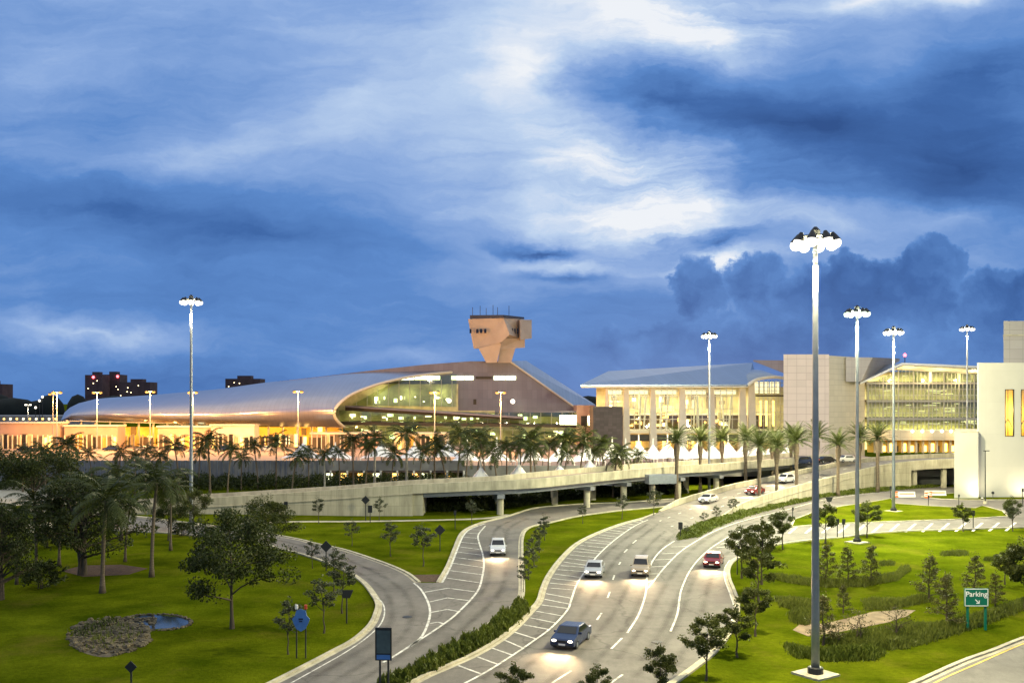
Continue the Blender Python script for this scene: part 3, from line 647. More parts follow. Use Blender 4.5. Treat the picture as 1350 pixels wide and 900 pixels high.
# shrubs of the hedge between the two roads
def leaf_clump(n, r, h, size, m, name):
    c = RNG.normal(size=(n, 3)); c /= np.linalg.norm(c, axis=1)[:, None]; c *= RNG.uniform(.55, 1, n)[:, None]
    c[:, 2] = np.abs(c[:, 2]); c *= np.array([r, r, h]); c *= (1+.2*np.sin(c[:, 0:1]*9)+.15*np.sin(c[:, 1:2]*11))
    return leaves_mesh(name, c, size*1.5, m, aspect=.3, upright=.8)
sh = []
for i in range(3):
    root = thing('hedge_shrub', 'clipped upright green shrub in the dense row between the two curved roads', 'shrub', group='hedge shrubs between the two roads')
    for nm, me in (('foliage', leaf_clump(420, .5, .95, .11, 'hedge', 'foliage')),):
        o = bpy.data.objects.new(nm, me); COL.objects.link(o); o.parent = root
    st = MB(); st.tube([(0, 0, -.05), (.02, 0, .4), (0, 0, .6)], [.05, .04, .02], 5); st.build('stem', 'bark', root)
    sh.append(root)
up = gl([(500, 909), (520, 895), (547, 882), (573, 867), (600, 852), (627, 839), (653, 820), (669, 807), (684, 796)], 6); lo = gl([(530, 907), (552, 895), (587, 879), (627, 860), (659, 841), (678, 824), (694, 808), (696, 800)], 6)
su, s2 = arclen(up), arclen(lo); k = 0
for j in range(3):
    t = .3
    while t < su[-1]:
        a_ = atlen(up, su, t); b_ = atlen(lo, s2, min(s2[-1], t/su[-1]*s2[-1]))
        p = a_.lerp(b_, [.18, .5, .8][j])+Vector((random.gauss(0, .08), random.gauss(0, .08), 0))
        place(sh[k % 3], p, random.uniform(0, 6), random.uniform(.6, .95)); k += 1; t += random.uniform(.9, 1.15)
bed = MB().sheet(up+lo[::-1], .012); tag(bed.build('planting_bed', 'mulch'), kind='structure')
# low hedge along the ramp and reed beds
def foliage_area(poly_px, n, h, size, m, name, label=None, cat=None, kind=None, group=None):
    poly = [G(*p) for p in poly_px]; tri = tessellate_polygon([[Vector((p.x, p.y, 0)) for p in poly]])
    ar = [abs((poly[t[1]]-poly[t[0]]).cross(poly[t[2]]-poly[t[0]]).z) for t in tri]; ar = np.array(ar)/sum(ar)
    ix = RNG.choice(len(tri), n, p=ar); u = RNG.uniform(size=(n, 2)); fl = u.sum(1) > 1; u[fl] = 1-u[fl]
    pp = np.array([[tuple(poly[i]) for i in t] for t in tri])[ix]
    c = pp[:, 0]+(pp[:, 1]-pp[:, 0])*u[:, :1]+(pp[:, 2]-pp[:, 0])*u[:, 1:]
    hv = .62+.12*np.sin(c[:, 0]*1.3+c[:, 1]*.4)+.14*np.sin(c[:, 0]*.5-c[:, 1]*1.1)+.08*np.sin(c[:, 0]*3.1+2*np.sin(c[:, 1]*2))
    dm = np.full(n, 99.)
    for i in range(len(poly)):
        a_ = np.array(poly[i])[:2]; b_ = np.array(poly[(i+1) % len(poly)])[:2]; ab = b_-a_; tt = np.clip(((c[:, :2]-a_)@ab)/max(1e-6, ab@ab), 0, 1)
        dm = np.minimum(dm, np.linalg.norm(c[:, :2]-a_-tt[:, None]*ab, axis=1))
    hv = hv*np.clip(.2+dm/1.0, .2, 1); c[:, :2] += RNG.normal(0, .18, (n, 2))
    c[:, 2] = h*hv*RNG.uniform(0, 1, n)**.5
    me = leaves_mesh(name, c, size*(1.5 if kind else 1), m, aspect=.16 if kind else .35, upright=1 if kind else 0)
    o = bpy.data.objects.new(name, me); COL.objects.link(o); return tag(o, label, cat, group, kind)
for pl_, n_, h_, mt_ in foliage_jobs: foliage_area(pl_, n_, h_, .16, mt_, 'pond_weeds', kind='stuff')
hp = [(895, 712), (893, 706), (905, 698), (930, 688), (960, 680), (1000, 669), (1050, 656), (1090, 650), (1170, 644), (1235, 640), (1235, 642), (1170, 647), (1090, 655), (1040, 666), (1000, 676.5), (968, 686), (940, 697.5), (920, 708)]
foliage_area(hp, 28000, .9, .18, 'hedge', 'hedge', 'long low green hedge along the foot of the ramp wall', 'hedge')
for poly, h, n, mt in [([(1015, 757), (1040, 762), (1090, 768), (1140, 766), (1180, 757), (1196, 746), (1198, 752), (1180, 765), (1140, 773), (1090, 774), (1040, 768), (1018, 762)], 1.0, 5000, 'reed'),
        ([(1025, 788), (1045, 792), (1082, 796), (1082, 806), (1050, 805), (1032, 799)], 1.1, 2600, 'reed'), ([(1140, 792), (1180, 792), (1225, 786), (1228, 792), (1185, 801), (1145, 804)], 1.0, 2600, 'reed'),
        ([(1042, 808), (1075, 806), (1082, 815), (1060, 824), (1048, 820)], 1.0, 1500, 'reed'),
        ([(1034, 850), (1070, 858), (1110, 858), (1160, 853), (1163, 862), (1150, 870), (1090, 872), (1050, 866)], 1.0, 4200, 'hedge'),
        ([(1080, 845), (1130, 836), (1190, 826), (1240, 824), (1300, 808), (1350, 790), (1370, 790), (1350, 802), (1300, 822), (1240, 842), (1190, 855), (1150, 858), (1110, 852)], 1.0, 9000, 'reed'),
        ([(1242, 728), (1275, 727), (1275, 732), (1242, 733)], .6, 500, 'reed'), ([(1298, 736), (1312, 736), (1312, 739), (1298, 739)], .4, 200, 'reed'), ([(1160, 742), (1176, 740), (1177, 745), (1160, 746)], .7, 300, 'reed')]:
    foliage_area(poly, int(n*2.2), h*.68, .15, mt, 'reed_bed', kind='stuff')
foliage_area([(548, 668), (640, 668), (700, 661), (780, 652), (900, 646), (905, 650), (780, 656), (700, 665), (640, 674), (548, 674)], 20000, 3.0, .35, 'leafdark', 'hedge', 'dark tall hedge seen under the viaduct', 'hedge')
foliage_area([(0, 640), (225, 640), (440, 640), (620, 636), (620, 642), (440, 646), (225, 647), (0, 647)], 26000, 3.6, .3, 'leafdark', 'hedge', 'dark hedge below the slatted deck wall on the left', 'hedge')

# ================================================================ VIADUCT, RAMP, DECK
VT = [(120, 668, 1.2), (200, 662, 1.9), (243, 658, 2.3), (320, 653, 3.0), (400, 648, 3.7), (470, 643, 4.4), (544, 638, 5.0), (620, 634.5, 5.4), (700, 631, 5.7), (765, 625, 5.9), (829, 619, 6.0), (900, 613, 6.2), (940, 611, 6.3), (985, 607.5, 6.35), (1033, 604, 6.4), (1060, 601, 6.5), (1100, 598, 6.55)]
vp = smooth([G(*p) for p in VT], 4); i0 = 24   # index of x=544
via = thing('viaduct', 'pale concrete viaduct with retaining wall crossing the middle of the view', 'bridge', (vp[i0].x, vp[i0].y, 0))
m = MB(); wallstrip(m, vp[:i0+1], .5, -.1, [p.z for p in vp[:i0+1]]); m.build('retaining_wall', 'conc_wall', via)
m = MB(); wallstrip(m, offset(vp[:i0+1], -.3), .16, [p.z-1.55 for p in vp[:i0+1]], [p.z-1.4 for p in vp[:i0+1]]); m.build('wall_ledge', 'concrete', via)
m = MB(); wallstrip(m, vp[i0:], .45, [p.z-1.5 for p in vp[i0:]], [p.z for p in vp[i0:]]); m.build('parapet', 'concrete', via)
bk = offset(vp, 10)
m = MB(); wallstrip(m, offset(vp, 10), .45, [p.z-1.5 for p in vp], [p.z-.1 for p in vp]); m.build('rear_parapet', 'concrete', via)
m = MB(); n = len(vp)
for p, q in zip(offset(vp, .26), offset(vp, 9.75)): m.v += [(p.x, p.y, p.z-1.02), (q.x, q.y, p.z-1.02), (p.x, p.y, p.z-1.45), (q.x, q.y, p.z-1.45)]
for i in range(n-1):
    o = 4*i; m.f += [(o, o+4, o+5, o+1), (o+2, o+3, o+7, o+6)]
m.build('deck_slab', 'deckasph', via)
for dd in (1.2, 4, 7, 9.2):
    m = MB(); q = offset(vp[i0:], dd); wallstrip(m, q, .5, [p.z-2.3 for p in q], [p.z-1.46 for p in q]); m.build('girder', 'steel', via)
m = MB(); e = vp[i0]; m.bx(e.x-.4, e.x+1.6, e.y+.3, e.y+10, 0, 3.4); m.build('abutment', 'conc_wall', via)
for px in (657, 783, 821, 860, 905, 950):
    p = min(vp, key=lambda q: abs(q.x/q.y*F+CX-px)); q = offset(vp, 4.6)[vp.index(p)]
    d = (offset(vp, 1)[vp.index(p)]-p).normalized()
    m = MB(); c0 = p+d*1.2; m.tube([(c0.x, c0.y, -.1), (c0.x, c0.y, p.z-2.9)], .55, 12); m.build('column', 'concrete', via, False)
    m = MB(); c1 = p+d*8.6; m.tube([(c1.x, c1.y, -.1), (c1.x, c1.y, p.z-2.9)], .55, 12); m.build('column', 'concrete', via, False)
    m = MB(); mid = (c0+c1)/2; m.box((mid.x, mid.y, p.z-2.61), (1.2, 10, .6), math.atan2(d.y, d.x)-math.pi/2); m.build('pier_cap', 'steel', via)
for px, D in ((730, 171), (687, 176)):
    m = MB(); x = XD(px, D); m.tube([(x, D, -.1), (x, D, 4)], .55, 12); m.build('column', 'concrete', via)
m = MB(); c = P(871, 631, 168); m.box((c.x, c.y, c.z), (5.2, 2.0, 1.6), .25); m.build('straddle_beam', 'steel', via)
# ramp
RL = [(849, 683, 0), (865, 676.5, .15), (894, 666, .5), (921, 657.5, .9), (957, 647, 1.5), (992, 639, 2.2), (1019, 633.5, 2.7), (1054, 625.5, 3.5), (1085, 619, 4.0), (1120, 612, 4.6), (1180, 606, 5.2), (1260, 602.5, 5.6), (1340, 600, 5.8)]
RR = [(893, 706, 0), (915, 697, .02), (942, 684.5, .15), (967, 674, .5), (1005, 659.5, 1.4), (1050, 646, 2.0), (1090, 635.5, 2.5), (1128, 626, 3.3), (1167, 617.5, 4.2), (1200, 613.5, 4.7), (1235, 611, 5.1), (1290, 609, 5.5), (1350, 608, 5.7)]
rl, rr = smooth([G(*p) for p in RL], 4), smooth([G(*p) for p in RR], 4)
ramp = thing('road_ramp', 'curved concrete road ramp climbing right to the terminal', 'ramp', (rr[16].x, rr[16].y, 0))
m = MB()
for p, q in zip(rl, rr): m.v += [(p.x, p.y, p.z+.03), (q.x, q.y, q.z+.03)]
for i in range(len(rl)-1): m.f.append((2*i, 2*i+1, 2*i+3, 2*i+2))
m.build('roadway', 'asphalt', ramp)
s = 5; q = rl[s:]; hs = [min(.95, .2+.25*i) for i in range(len(q))]
m = MB(); wallstrip(m, offset(q, .2), .4, [p.z-1.6 if p.z > 1.6 else -.1 for p in q], [p.z+h for p, h in zip(q, hs)]); m.build('parapet', 'concrete', ramp)
q = rr[9:]; hs = [min(.95, .1+.2*i) for i in range(len(q))]
kx = 36-9+1
m = MB(); wallstrip(m, offset(q[:kx], -.2), .4, -.1, [p.z+h for p, h in zip(q[:kx], hs)]); m.build('side_wall', 'conc_wall', ramp)
m = MB(); wallstrip(m, offset(q[kx-1:], -.2), .4, [p.z-1.0 for p in q[kx-1:]], [p.z+.95 for p in q[kx-1:]]); m.build('parapet', 'concrete', ramp)
m = MB(); wallstrip(m, offset(q[:kx], -.44), .1, [p.z-.35 for p in q[:kx]], [p.z-.2 for p in q[:kx]]); m.build('wall_ledge', 'concrete', ramp)
for px in (1212, 1246, 1280):
    m = MB(); p = min(rr, key=lambda v: abs(v.x/v.y*F+CX-px)); m.bx(p.x-.4, p.x+.4, p.y+.6, p.y+1.6, -.1, p.z-.6); m.build('column', 'concrete', ramp)
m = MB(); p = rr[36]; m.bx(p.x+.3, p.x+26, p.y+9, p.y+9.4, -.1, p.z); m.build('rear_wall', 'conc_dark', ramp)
RM = MB()
for f_ in (.33, .66):
    pts = [a_.lerp(b_, f_)+Vector((0, 0, .05)) for a_, b_ in zip(rl, rr)]
    for i in range(2, len(pts)-1, 2):
        d = (pts[i+1]-pts[i]); sd = Vector((-d.y, d.x, 0)).normalized()*.09
        RM.quad(pts[i]-sd, pts[i]+sd, pts[i]+d*.5+sd, pts[i]+d*.5-sd)
RM.build('lane_marking', 'paint', ramp)

DK = 3.3; Y0 = 205
deck = thing('plaza_deck', 'wide raised plaza deck with dark slatted front in front of the terminal', 'deck', (-20, Y0, 0))
MB().bx(-330, 96, Y0+.3, 480, DK-.5, DK).build('deck_slab', 'deckasph', deck)
xl = XD(430, Y0)
m = MB(); m.bx(-330, xl, Y0, Y0+.28, 0, 5.4)
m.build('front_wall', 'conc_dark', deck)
m = MB()
for i in range(95): m.bx(-150+i*1.15, -149.85+i*1.15, Y0-.1, Y0, 0, 5.45)
o = m.build('wall_slats', 'steel', deck)
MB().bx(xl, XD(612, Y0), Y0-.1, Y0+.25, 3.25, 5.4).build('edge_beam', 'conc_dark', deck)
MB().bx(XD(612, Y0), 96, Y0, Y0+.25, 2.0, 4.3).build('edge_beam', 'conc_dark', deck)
for i in range(9):
    x = xl+1+i*3.6; MB().bx(x-.2, x+.2, Y0-.3, Y0-.12, -.05, 3.24).build('column', 'white', deck)
MB().bx(xl, XD(850, Y0), Y0+7, Y0+7.2, 0, DK-.51).build('lower_wall', 'intdark', deck)
for i, px in enumerate((434, 452, 476, 496, 521, 548, 560, 590, 640, 700, 730)):
    x = XD(px, Y0+6.9); m = MB(); m.bx(x-.7, x+.7, Y0+6.8, Y0+6.98, .6, 2.1); m.build('lit_opening', 'lampamber' if i % 3 else 'lampgreen', deck)

# ================================================================ TERMINAL CONCOURSE
DC = 335
con = thing('concourse_building', 'long terminal concourse with swooping silver roof and glazed end under the control tower', 'terminal building', (XD(400, DC), DC, DK))
# shell: columns along length, section rows (bottom -> nose -> top)
topline = [(80, 556), (84, 541), (95, 532), (130, 525), (200, 520.5), (290, 512.5), (350, 504), (420, 497), (500, 489), (560, 483.5), (610, 481)]
botline = [(84, 553), (160, 555), (300, 559.5), (454, 563)]
def interp(tab, x):
    if x <= tab[0][0]: return tab[0][1]
    for (x0, y0), (x1, y1) in zip(tab, tab[1:]):
        if x <= x1: return y0+(y1-y0)*(x-x0)/(x1-x0)
    return tab[-1][1]
rimpx = [(454, 563), (446, 556), (441, 548), (442, 539), (449, 530), (461, 521), (481, 512), (510, 503), (550, 495), (610, 489)]
sec = [(0, 311), (.05, 307), (.12, 304.5), (.22, 304), (.34, 306), (.47, 311), (.6, 318), (.74, 327), (.88, 338), (1, 350)]   # fraction up, depth
m = MB(); nu = 60; nt = len(sec)
for iu in range(nu+1):
    for it, (fr, D) in enumerate(sec):
        ex, ey = rimpx[it]
        u = (iu/nu)**.8
        left = 84+18*(1-math.sin(math.pi*min(1, .08+fr)*.5+.0))*0+{0: 6, 1: 3, 2: 1, 3: 0, 4: 0, 5: 2, 6: 5, 7: 12, 8: 24, 9: 46}[it]-4
        px = left+(ex-left)*u
        yb, yt = interp(botline, px), interp(topline, px)
        # vertical position: blends to the rim at the right-hand end
        ys_ = yb+(yt-yb)*(1-(1-fr)**1.45)
        w = max(0, (u-.55)/.45); w = w*w*(3-2*w)
        py = ys_*(1-w)+ey*w
        rnd = (1-u)**6; DD = D+18*rnd*(1 if it else .6)
        m.v.append(tuple(P(px, py, DD)))
for iu in range(nu):
    for it in range(nt-1):
        k = iu*nt+it; m.f.append((k, k+nt, k+nt+1, k+1))
shell = m.build('shell_roof', 'shell', con, True)
rim3 = smooth([P(x, y, s_[1]-.3) for (x, y), s_ in zip(rimpx, sec)], 4)
MB().tube(rim3, .48, 8).build('roof_rim', 'rim', con, True)
# soffit of the shell and lower storey behind it
MB().hexa([P(90, 555, 313), P(450, 563.5, 311.5), P(460, 563.5, 334), P(90, 555, 334)], [P(90, 554, 313), P(450, 562, 311.5), P(460, 562, 334), P(90, 554, 334)]).build('soffit', 'rim', con)
lowz = ZD(562, 325)
MB().bx(XD(84, 326), XD(452, 326), 326, 326.3, DK, lowz-.2).build('lower_wall', 'amberwall', con)
r_ = random.Random(3)
for i in range(34):
    px = 90+i*10.7; x = XD(px, 325.5); w_ = r_.uniform(1.2, 2.4); z0 = DK+r_.choice([0, 0, 3.2])
    MB().bx(x-w_/2, x+w_/2, 325.6, 325.98, z0+.3, z0+2.6+r_.uniform(-.4, .6)).build('window', r_.choice(['lampamber', 'lampamber', 'lampgreen', 'intdark', 'intdark', 'glassgreen']), con)
for i in range(20):
    px = 88+i*19; x = XD(px, 316); MB().tube([(x, 316, DK), (x, 316, ZD(interp(botline, px), 316))], .35, 8).build('column', 'tancol', con)
for px0, px1, y0, y1, mt in ((85, 155, 562, 576, 'pinkwall'), (208, 278, 563, 577, 'pinkwall'), (278, 335, 561, 576, 'tancol'), (0, 78, 558, 572, 'pinkwall'), (410, 485, 572, 590, 'pinkwall'), (480, 500, 570, 592, 'pinkwall'), (520, 590, 572, 592, 'tancol')):
    D_ = 300; m = MB(); m.bx(XD(px0, D_), XD(px1, D_), D_, D_+6, DK-.5, ZD(y0, D_)); m.build('entrance_block', mt, con)
    m = MB(); m.bx(XD(px0, D_)-.3, XD(px1, D_)+.3, D_-.6, D_+6.3, ZD(y0, D_), ZD(y0, D_)+.5); m.build('block_coping', 'rim', con)
r_ = random.Random(21)
for px0, px1 in ((0, 78), (86, 154), (156, 207), (209, 277), (279, 334), (336, 408), (411, 470), (522, 588)):
    px = px0+1.5
    while px < px1-3:
        w_ = r_.uniform(2.2, 6); D_ = 299.7 if not (156 <= px0 < 208 or 336 <= px0 < 400) else 314
        y0 = r_.choice([574.5, 575.5, 576.5, 572]); m = MB(); m.bx(XD(px, D_), XD(min(px+w_, px1-1), D_), D_-.25, D_+.1, DK, ZD(y0, D_))
        m.build('arcade_opening', r_.choice(['intdark', 'intdark', 'amberwall', 'lampamber', 'darkmull', 'interior']), con)
        m = MB(); m.bx(XD(px-1.1, D_), XD(px-.3, D_), D_-1.0, D_-.4, DK, ZD(573, D_)); m.build('arcade_pier', 'tancol', con)
        px += w_+r_.uniform(1.2, 2.5)
# upper clad volume and sloped end
up_ = [(330, 507), (420, 496.5), (500, 487), (560, 480.5), (620, 476), (672, 476), (757, 537), (757, 549), (600, 549), (560, 533), (470, 533), (400, 545), (330, 545)]
UD = 352
m = MB(); q0 = [P(x, y, UD if x < 600 else UD-14) for x, y in []]
fr_ = [P(x, y, 349-4*(x-330)/430) for x, y in up_]; n = len(fr_); m.v = [tuple(v) for v in fr_]+[(v.x, v.y+30, v.z) for v in fr_]
tri = tessellate_polygon([[Vector((v.x, v.z, 0)) for v in fr_]])
m.f = [tuple(t) for t in tri]+[(i, (i+1) % n, n+(i+1) % n, n+i) for i in range(n)]
m.build('upper_wall', 'clad', con)
fd = lambda x: 349-4*(x-330)/430
def wq(mb, x0, y0, x1, y1, dd, D=None, th=.2):
    a0 = (D or fd(x0))-dd; a1 = (D or fd(x1))-dd
    pts = [P(x0, y1, a0), P(x1, y1, a1), P(x1, y0, a1), P(x0, y0, a0)]
    mb.add(pts+[v+Vector((0, th, 0)) for v in pts], [(0, 1, 2, 3), (0, 4, 5, 1), (1, 5, 6, 2), (2, 6, 7, 3), (3, 7, 4, 0)])
MB().hexa([P(672, 477.5, 345.6), P(757, 537.5, 344.9), P(786, 537.5, 358), P(694, 477.5, 372)], [P(672, 475.5, 345.6), P(757, 535, 344.9), P(786, 534, 358), P(694, 475.5, 372)]).build('side_roof', 'roofblue', con)
MB().tube([P(672, 476, 345.2), P(757, 536, 344.4)], .4, 6).build('roof_edge_trim', 'rim', con)
for x0, x1 in ((522, 546), (547, 573), (574, 580), (595, 612), (613, 624), (651, 666), (667, 680)):
    m = MB(); wq(m, x0, 495.5, x1, 500.5, .35); m.build('strip_window', 'lampgreen', con)
m = MB(); wq(m, 627, 496, 649, 499.5, .3); m.build('strip_window', 'darkmull', con)
m = MB(); wq(m, 624, 526, 628, 533, .3); m.build('service_door', 'darkmull', con)
# storeys under the cut: glazed bands with slabs
def band(x0, x1, ya0, ya1, yb0, yb1, D, name, mt, par=con, depth=1.0):
    MB().hexa([P(x0, yb0, D), P(x1, yb1, D), P(x1, yb1, D)+Vector((0, depth, 0)), P(x0, yb0, D)+Vector((0, depth, 0))], [P(x0, ya0, D), P(x1, ya1, D), P(x1, ya1, D)+Vector((0, depth, 0)), P(x0, ya0, D)+Vector((0, depth, 0))]).build(name, mt, par)
MB().bx(XD(440, 352), XD(604, 346), 346, 347, DK, ZD(506, 346)).build('core_wall', 'interior', con)
MB().bx(XD(604.2, 346), XD(757, 346), 346, 347, DK, ZD(541, 346)).build('core_wall', 'interior', con)
band(455, 690, 534.5, 549, 536.5, 551.5, 322, 'floor_slab', 'clad', depth=22)
band(455, 690, 536.6, 551.7, 541, 554, 326, 'slab_fascia', 'darkmull', depth=18)
band(449, 760, 555.5, 560, 560, 563.5, 324, 'floor_slab', 'darkmull', depth=20)
band(690, 762, 541.5, 541.5, 543.5, 543.5, 330, 'floor_slab', 'clad', depth=14)
for (x0, x1, y0, y1, D, nm) in ((470, 602, 503, 534, 340, 0), (447, 760, 541, 557, 330, 1), (452, 760, 561, 585, 330, 2)):
    m = MB()
    if nm == 0:
        m.quad(P(463, 534, D), P(602, 536, D), P(602, 493, D), P(520, 503, D))
    else: m.quad(P(x0, y1, D), P(x1, y1+3, D), P(x1, y0+3, D), P(x0, y0, D))
    m.build('glazing', 'glassgreen', con)
    xx = x0
    m = MB()
    while xx < x1:
        yt = y0+(3 if nm else 0) if nm else max(493, 534-(xx-463)*.62) if xx < 520 else 500
        p, q = P(xx, y1+2, D-.1), P(xx, yt, D-.1); m.tube([p, q], .12, 4); xx += 14
    m.build('mullions', 'mullion', con)
r_ = random.Random(11)
for i in range(54):
    b_ = r_.choice([0, 1, 1, 1, 2, 2]); D = r_.uniform(334, 344)
    if b_ == 0: px, py, ww, hh = r_.uniform(490, 600), r_.uniform(520, 530), r_.uniform(1, 5), r_.uniform(1, 5)
    elif b_ == 1: px, py, ww, hh = r_.uniform(455, 730), r_.uniform(546, 553), r_.uniform(1.5, 8), r_.uniform(1.5, 5)
    else: px, py, ww, hh = r_.uniform(455, 750), r_.uniform(566, 576), r_.uniform(1.5, 7), r_.uniform(2, 6)
    m = MB(); wq(m, px, py-hh/2, px+ww, py+hh/2, 0, D, .6); m.build('interior_light', r_.choice(['lampgreen', 'lampgreen', 'lampwarm']), con)
for x0, x1 in ((738, 744), (744.5, 751), (751.5, 760)):
    m = MB(); wq(m, x0, 547, x1, 563, 0, 328, .3); m.build('lit_window', 'lampgreen', con)
MB().bx(XD(761, 325), XD(784, 325), 325, 345, DK, ZD(534, 325)).build('end_block', 'pinkwall', con)
for x0, x1, mt in ((766, 774, 'darkmull'), (775, 781, 'lampwarm')):
    m = MB(); wq(m, x0, 548, x1, 561, 0, 324.7, .25); m.build('end_window', mt, con)
# ---- control tower (faceted)
TD = 338
tw = thing('control_tower', 'faceted tan control tower flaring out above the concourse roof', 'control tower', tuple(P(658, 476, TD+6)))
def V(px, py, d): return P(px, py, TD+d)
m = MB()
A0, B0, C0, E0 = V(617, 420.5, 4), V(664, 419, -6), V(692, 421, 8), V(648, 421, 20)
A1, B1, C1, E1 = V(624.5, 459.5, 5), V(672, 441, -7), V(690, 447, 7), V(650, 460, 17)
K = V(650, 457, -1.5); K2 = V(662, 450, -5)
m.v = [tuple(x) for x in (A0, B0, C0, E0, A1, B1, C1, E1, K, K2)]
m.f = [(0, 4, 8, 9, 5, 1), (1, 5, 6, 2), (2, 6, 7, 3), (3, 7, 4, 0), (4, 7, 6, 5, 9, 8), (0, 1, 2, 3)]
m.build('cabin', 'tower', tw)
m = MB(); m.hexa([V(686, 448, -3), V(701, 446, 4), V(698, 446, 16), V(680, 448, 14)], [V(686, 421.5, -3), V(701, 421.5, 4), V(698, 421.5, 16), V(680, 421.5, 14)]); m.build('side_cabin', 'tower', tw)
m = MB(); m.hexa([V(654, 461, -1), V(692, 458, 3), V(690, 458, 14), V(652, 461, 12)], [V(662, 446, -3.5), V(692, 445, 3), V(690, 445, 14), V(660, 446, 12)]); m.build('lower_cabin', 'tower', tw)
m = MB(); m.hexa([V(641, 478, 0), V(655, 478, -2), V(655, 478, 11), V(641, 478, 11)], [V(631, 459, 0), V(661, 452, -3.5), V(661, 455, 14), V(631, 459, 14)]); m.build('stem', 'tower', tw)
m = MB(); m.hexa([V(656, 478, 1.5), V(674, 478, 1), V(674, 478, 11), V(656, 478, 11)], [V(660, 457, 1.5), V(680, 457, 1), V(680, 457, 13), V(660, 457, 13)]); m.build('stem', 'tower', tw)
m = MB(); m.hexa([V(619.5, 420.8, 4.5), V(664, 419.2, -6.5), V(691, 420.5, 7.5), V(648, 421, 19)], [V(619.5, 415.4, 4.5), V(664, 415, -6.5), V(691, 418, 7.5), V(648, 416, 19)]); m.build('roof', 'towerdk', tw)
fa = (B0-A0).normalized()
for px in (619.8, 629, 634, 639.5):
    t = (px-617)/47; c = A0.lerp(B0, t); y0, y1 = 433.5, 439
    d = c.y-.9
    m = MB(); wq(m, px-(1.4 if px > 620 else .8), y0, px+1.8, y1, 0, d-.15-(.5 if px < 625 else .25), .8); m.build('window', 'carwin', tw)
for px in (675.5, 679, 682.5, 686):
    d = TD-6+14*(px-664)/28; m = MB(); wq(m, px-.8, 433, px+.8, 439.5, 0, d-1.6, .9); m.build('window', 'carwin', tw)
for px, h in ((623, 405), (633, 403), (641, 406), (650, 402), (656, 405), (671, 403)):
    m = MB(); m.tube([V(px, 416, 2), V(px, h, 2)], .1, 5); m.build('antenna', 'towerdk', tw)

# ================================================================ GLASS HALL
DH = 290
hall = thing('glass_hall', 'tall glowing glass terminal hall with tan columns and blue metal roof', 'terminal building', (XD(890, DH), DH, DK))
def X(px, d=0): return XD(px, DH+d)
zE = ZD(508, DH)
MB().hexa([P(765, 509, DH-6), P(986, 508.5, DH-6), P(1000, 508, DH+50), P(800, 508, DH+50)], [P(765, 507, DH-6), P(986, 506.5, DH-6), P(992, 478, DH+45), P(802, 489, DH+45)]).build('roof', 'roofblue', hall)
MB().hexa([P(766, 511, DH-5.5), P(986, 510.5, DH-5.5), P(986, 509.5, DH+2), P(790, 509.5, DH+2)], [P(766, 509.2, DH-5.5), P(986, 508.9, DH-5.5), P(986, 508.4, DH+2), P(790, 508.4, DH+2)]).build('eave_soffit', 'white', hall)
rimc = smooth([P(985, 508, DH-5), P(996, 501, DH-4), P(1008, 498, DH-3), P(1020, 497, DH-2), P(1034, 498, DH)], 4)
m = MB(); a_ = rimc; 
for p in a_: m.v += [tuple(p), (p.x+2, p.y+34, p.z+3.5), (p.x, p.y, p.z-.5)]
for i in range(len(a_)-1): m.f += [(3*i, 3*i+3, 3*i+4, 3*i+1), (3*i+2, 3*i+5, 3*i+3, 3*i)]
m.build('arched_roof', 'roofblue', hall, True)
MB().tube(rimc, .5, 6).build('roof_rim', 'white', hall)
cols = [(797, 802), (821, 829), (856, 864), (894, 903), (933, 941), (973, 982), (985, 994)]
for x0, x1 in cols:
    m = MB(); m.hexa([(X(x0)-.2, DH-3, DK), (X(x1)+.2, DH-3, DK), (X(x1)+.2, DH-.2, DK), (X(x0)-.2, DH-.2, DK)], [(X(x0)+.2, DH-1.6, ZD(512 if x0 != 985 else 503, DH)), (X(x1)-.2, DH-1.6, ZD(512 if x0 != 985 else 503, DH)), (X(x1)-.2, DH-.2, ZD(512 if x0 != 985 else 503, DH)), (X(x0)+.2, DH-.2, ZD(512 if x0 != 985 else 503, DH))])
    m.build('column', 'tancol', hall)
zf = ZD(567, DH); zc = ZD(522, DH)
MB().bx(X(795), X(1033), DH, DH+24, zf-.9, zf).build('floor_slab', 'rim', hall)
MB().bx(X(795), XD(1042, DH+23), DH+23, DH+23.4, DK, ZD(509, DH)).build('rear_wall', 'interior', hall)
MB().bx(X(795), X(990), DH+.3, DH+23, ZD(509, DH), ZD(509, DH)+.3).build('ceiling', 'white', hall)
MB().bx(X(795), X(1033), DH+12, DH+12.5, DK, zf-1).build('lower_wall', 'interior', hall)
MB().bx(X(795), X(1033), DH+17, DH+17.4, zf, ZD(546, DH+17)).build('shop_wall', 'intdark', hall)
MB().bx(X(795), X(1033), DH+9, DH+17, ZD(547, DH+17), ZD(545.5, DH+17)).build('gallery', 'rim', hall)
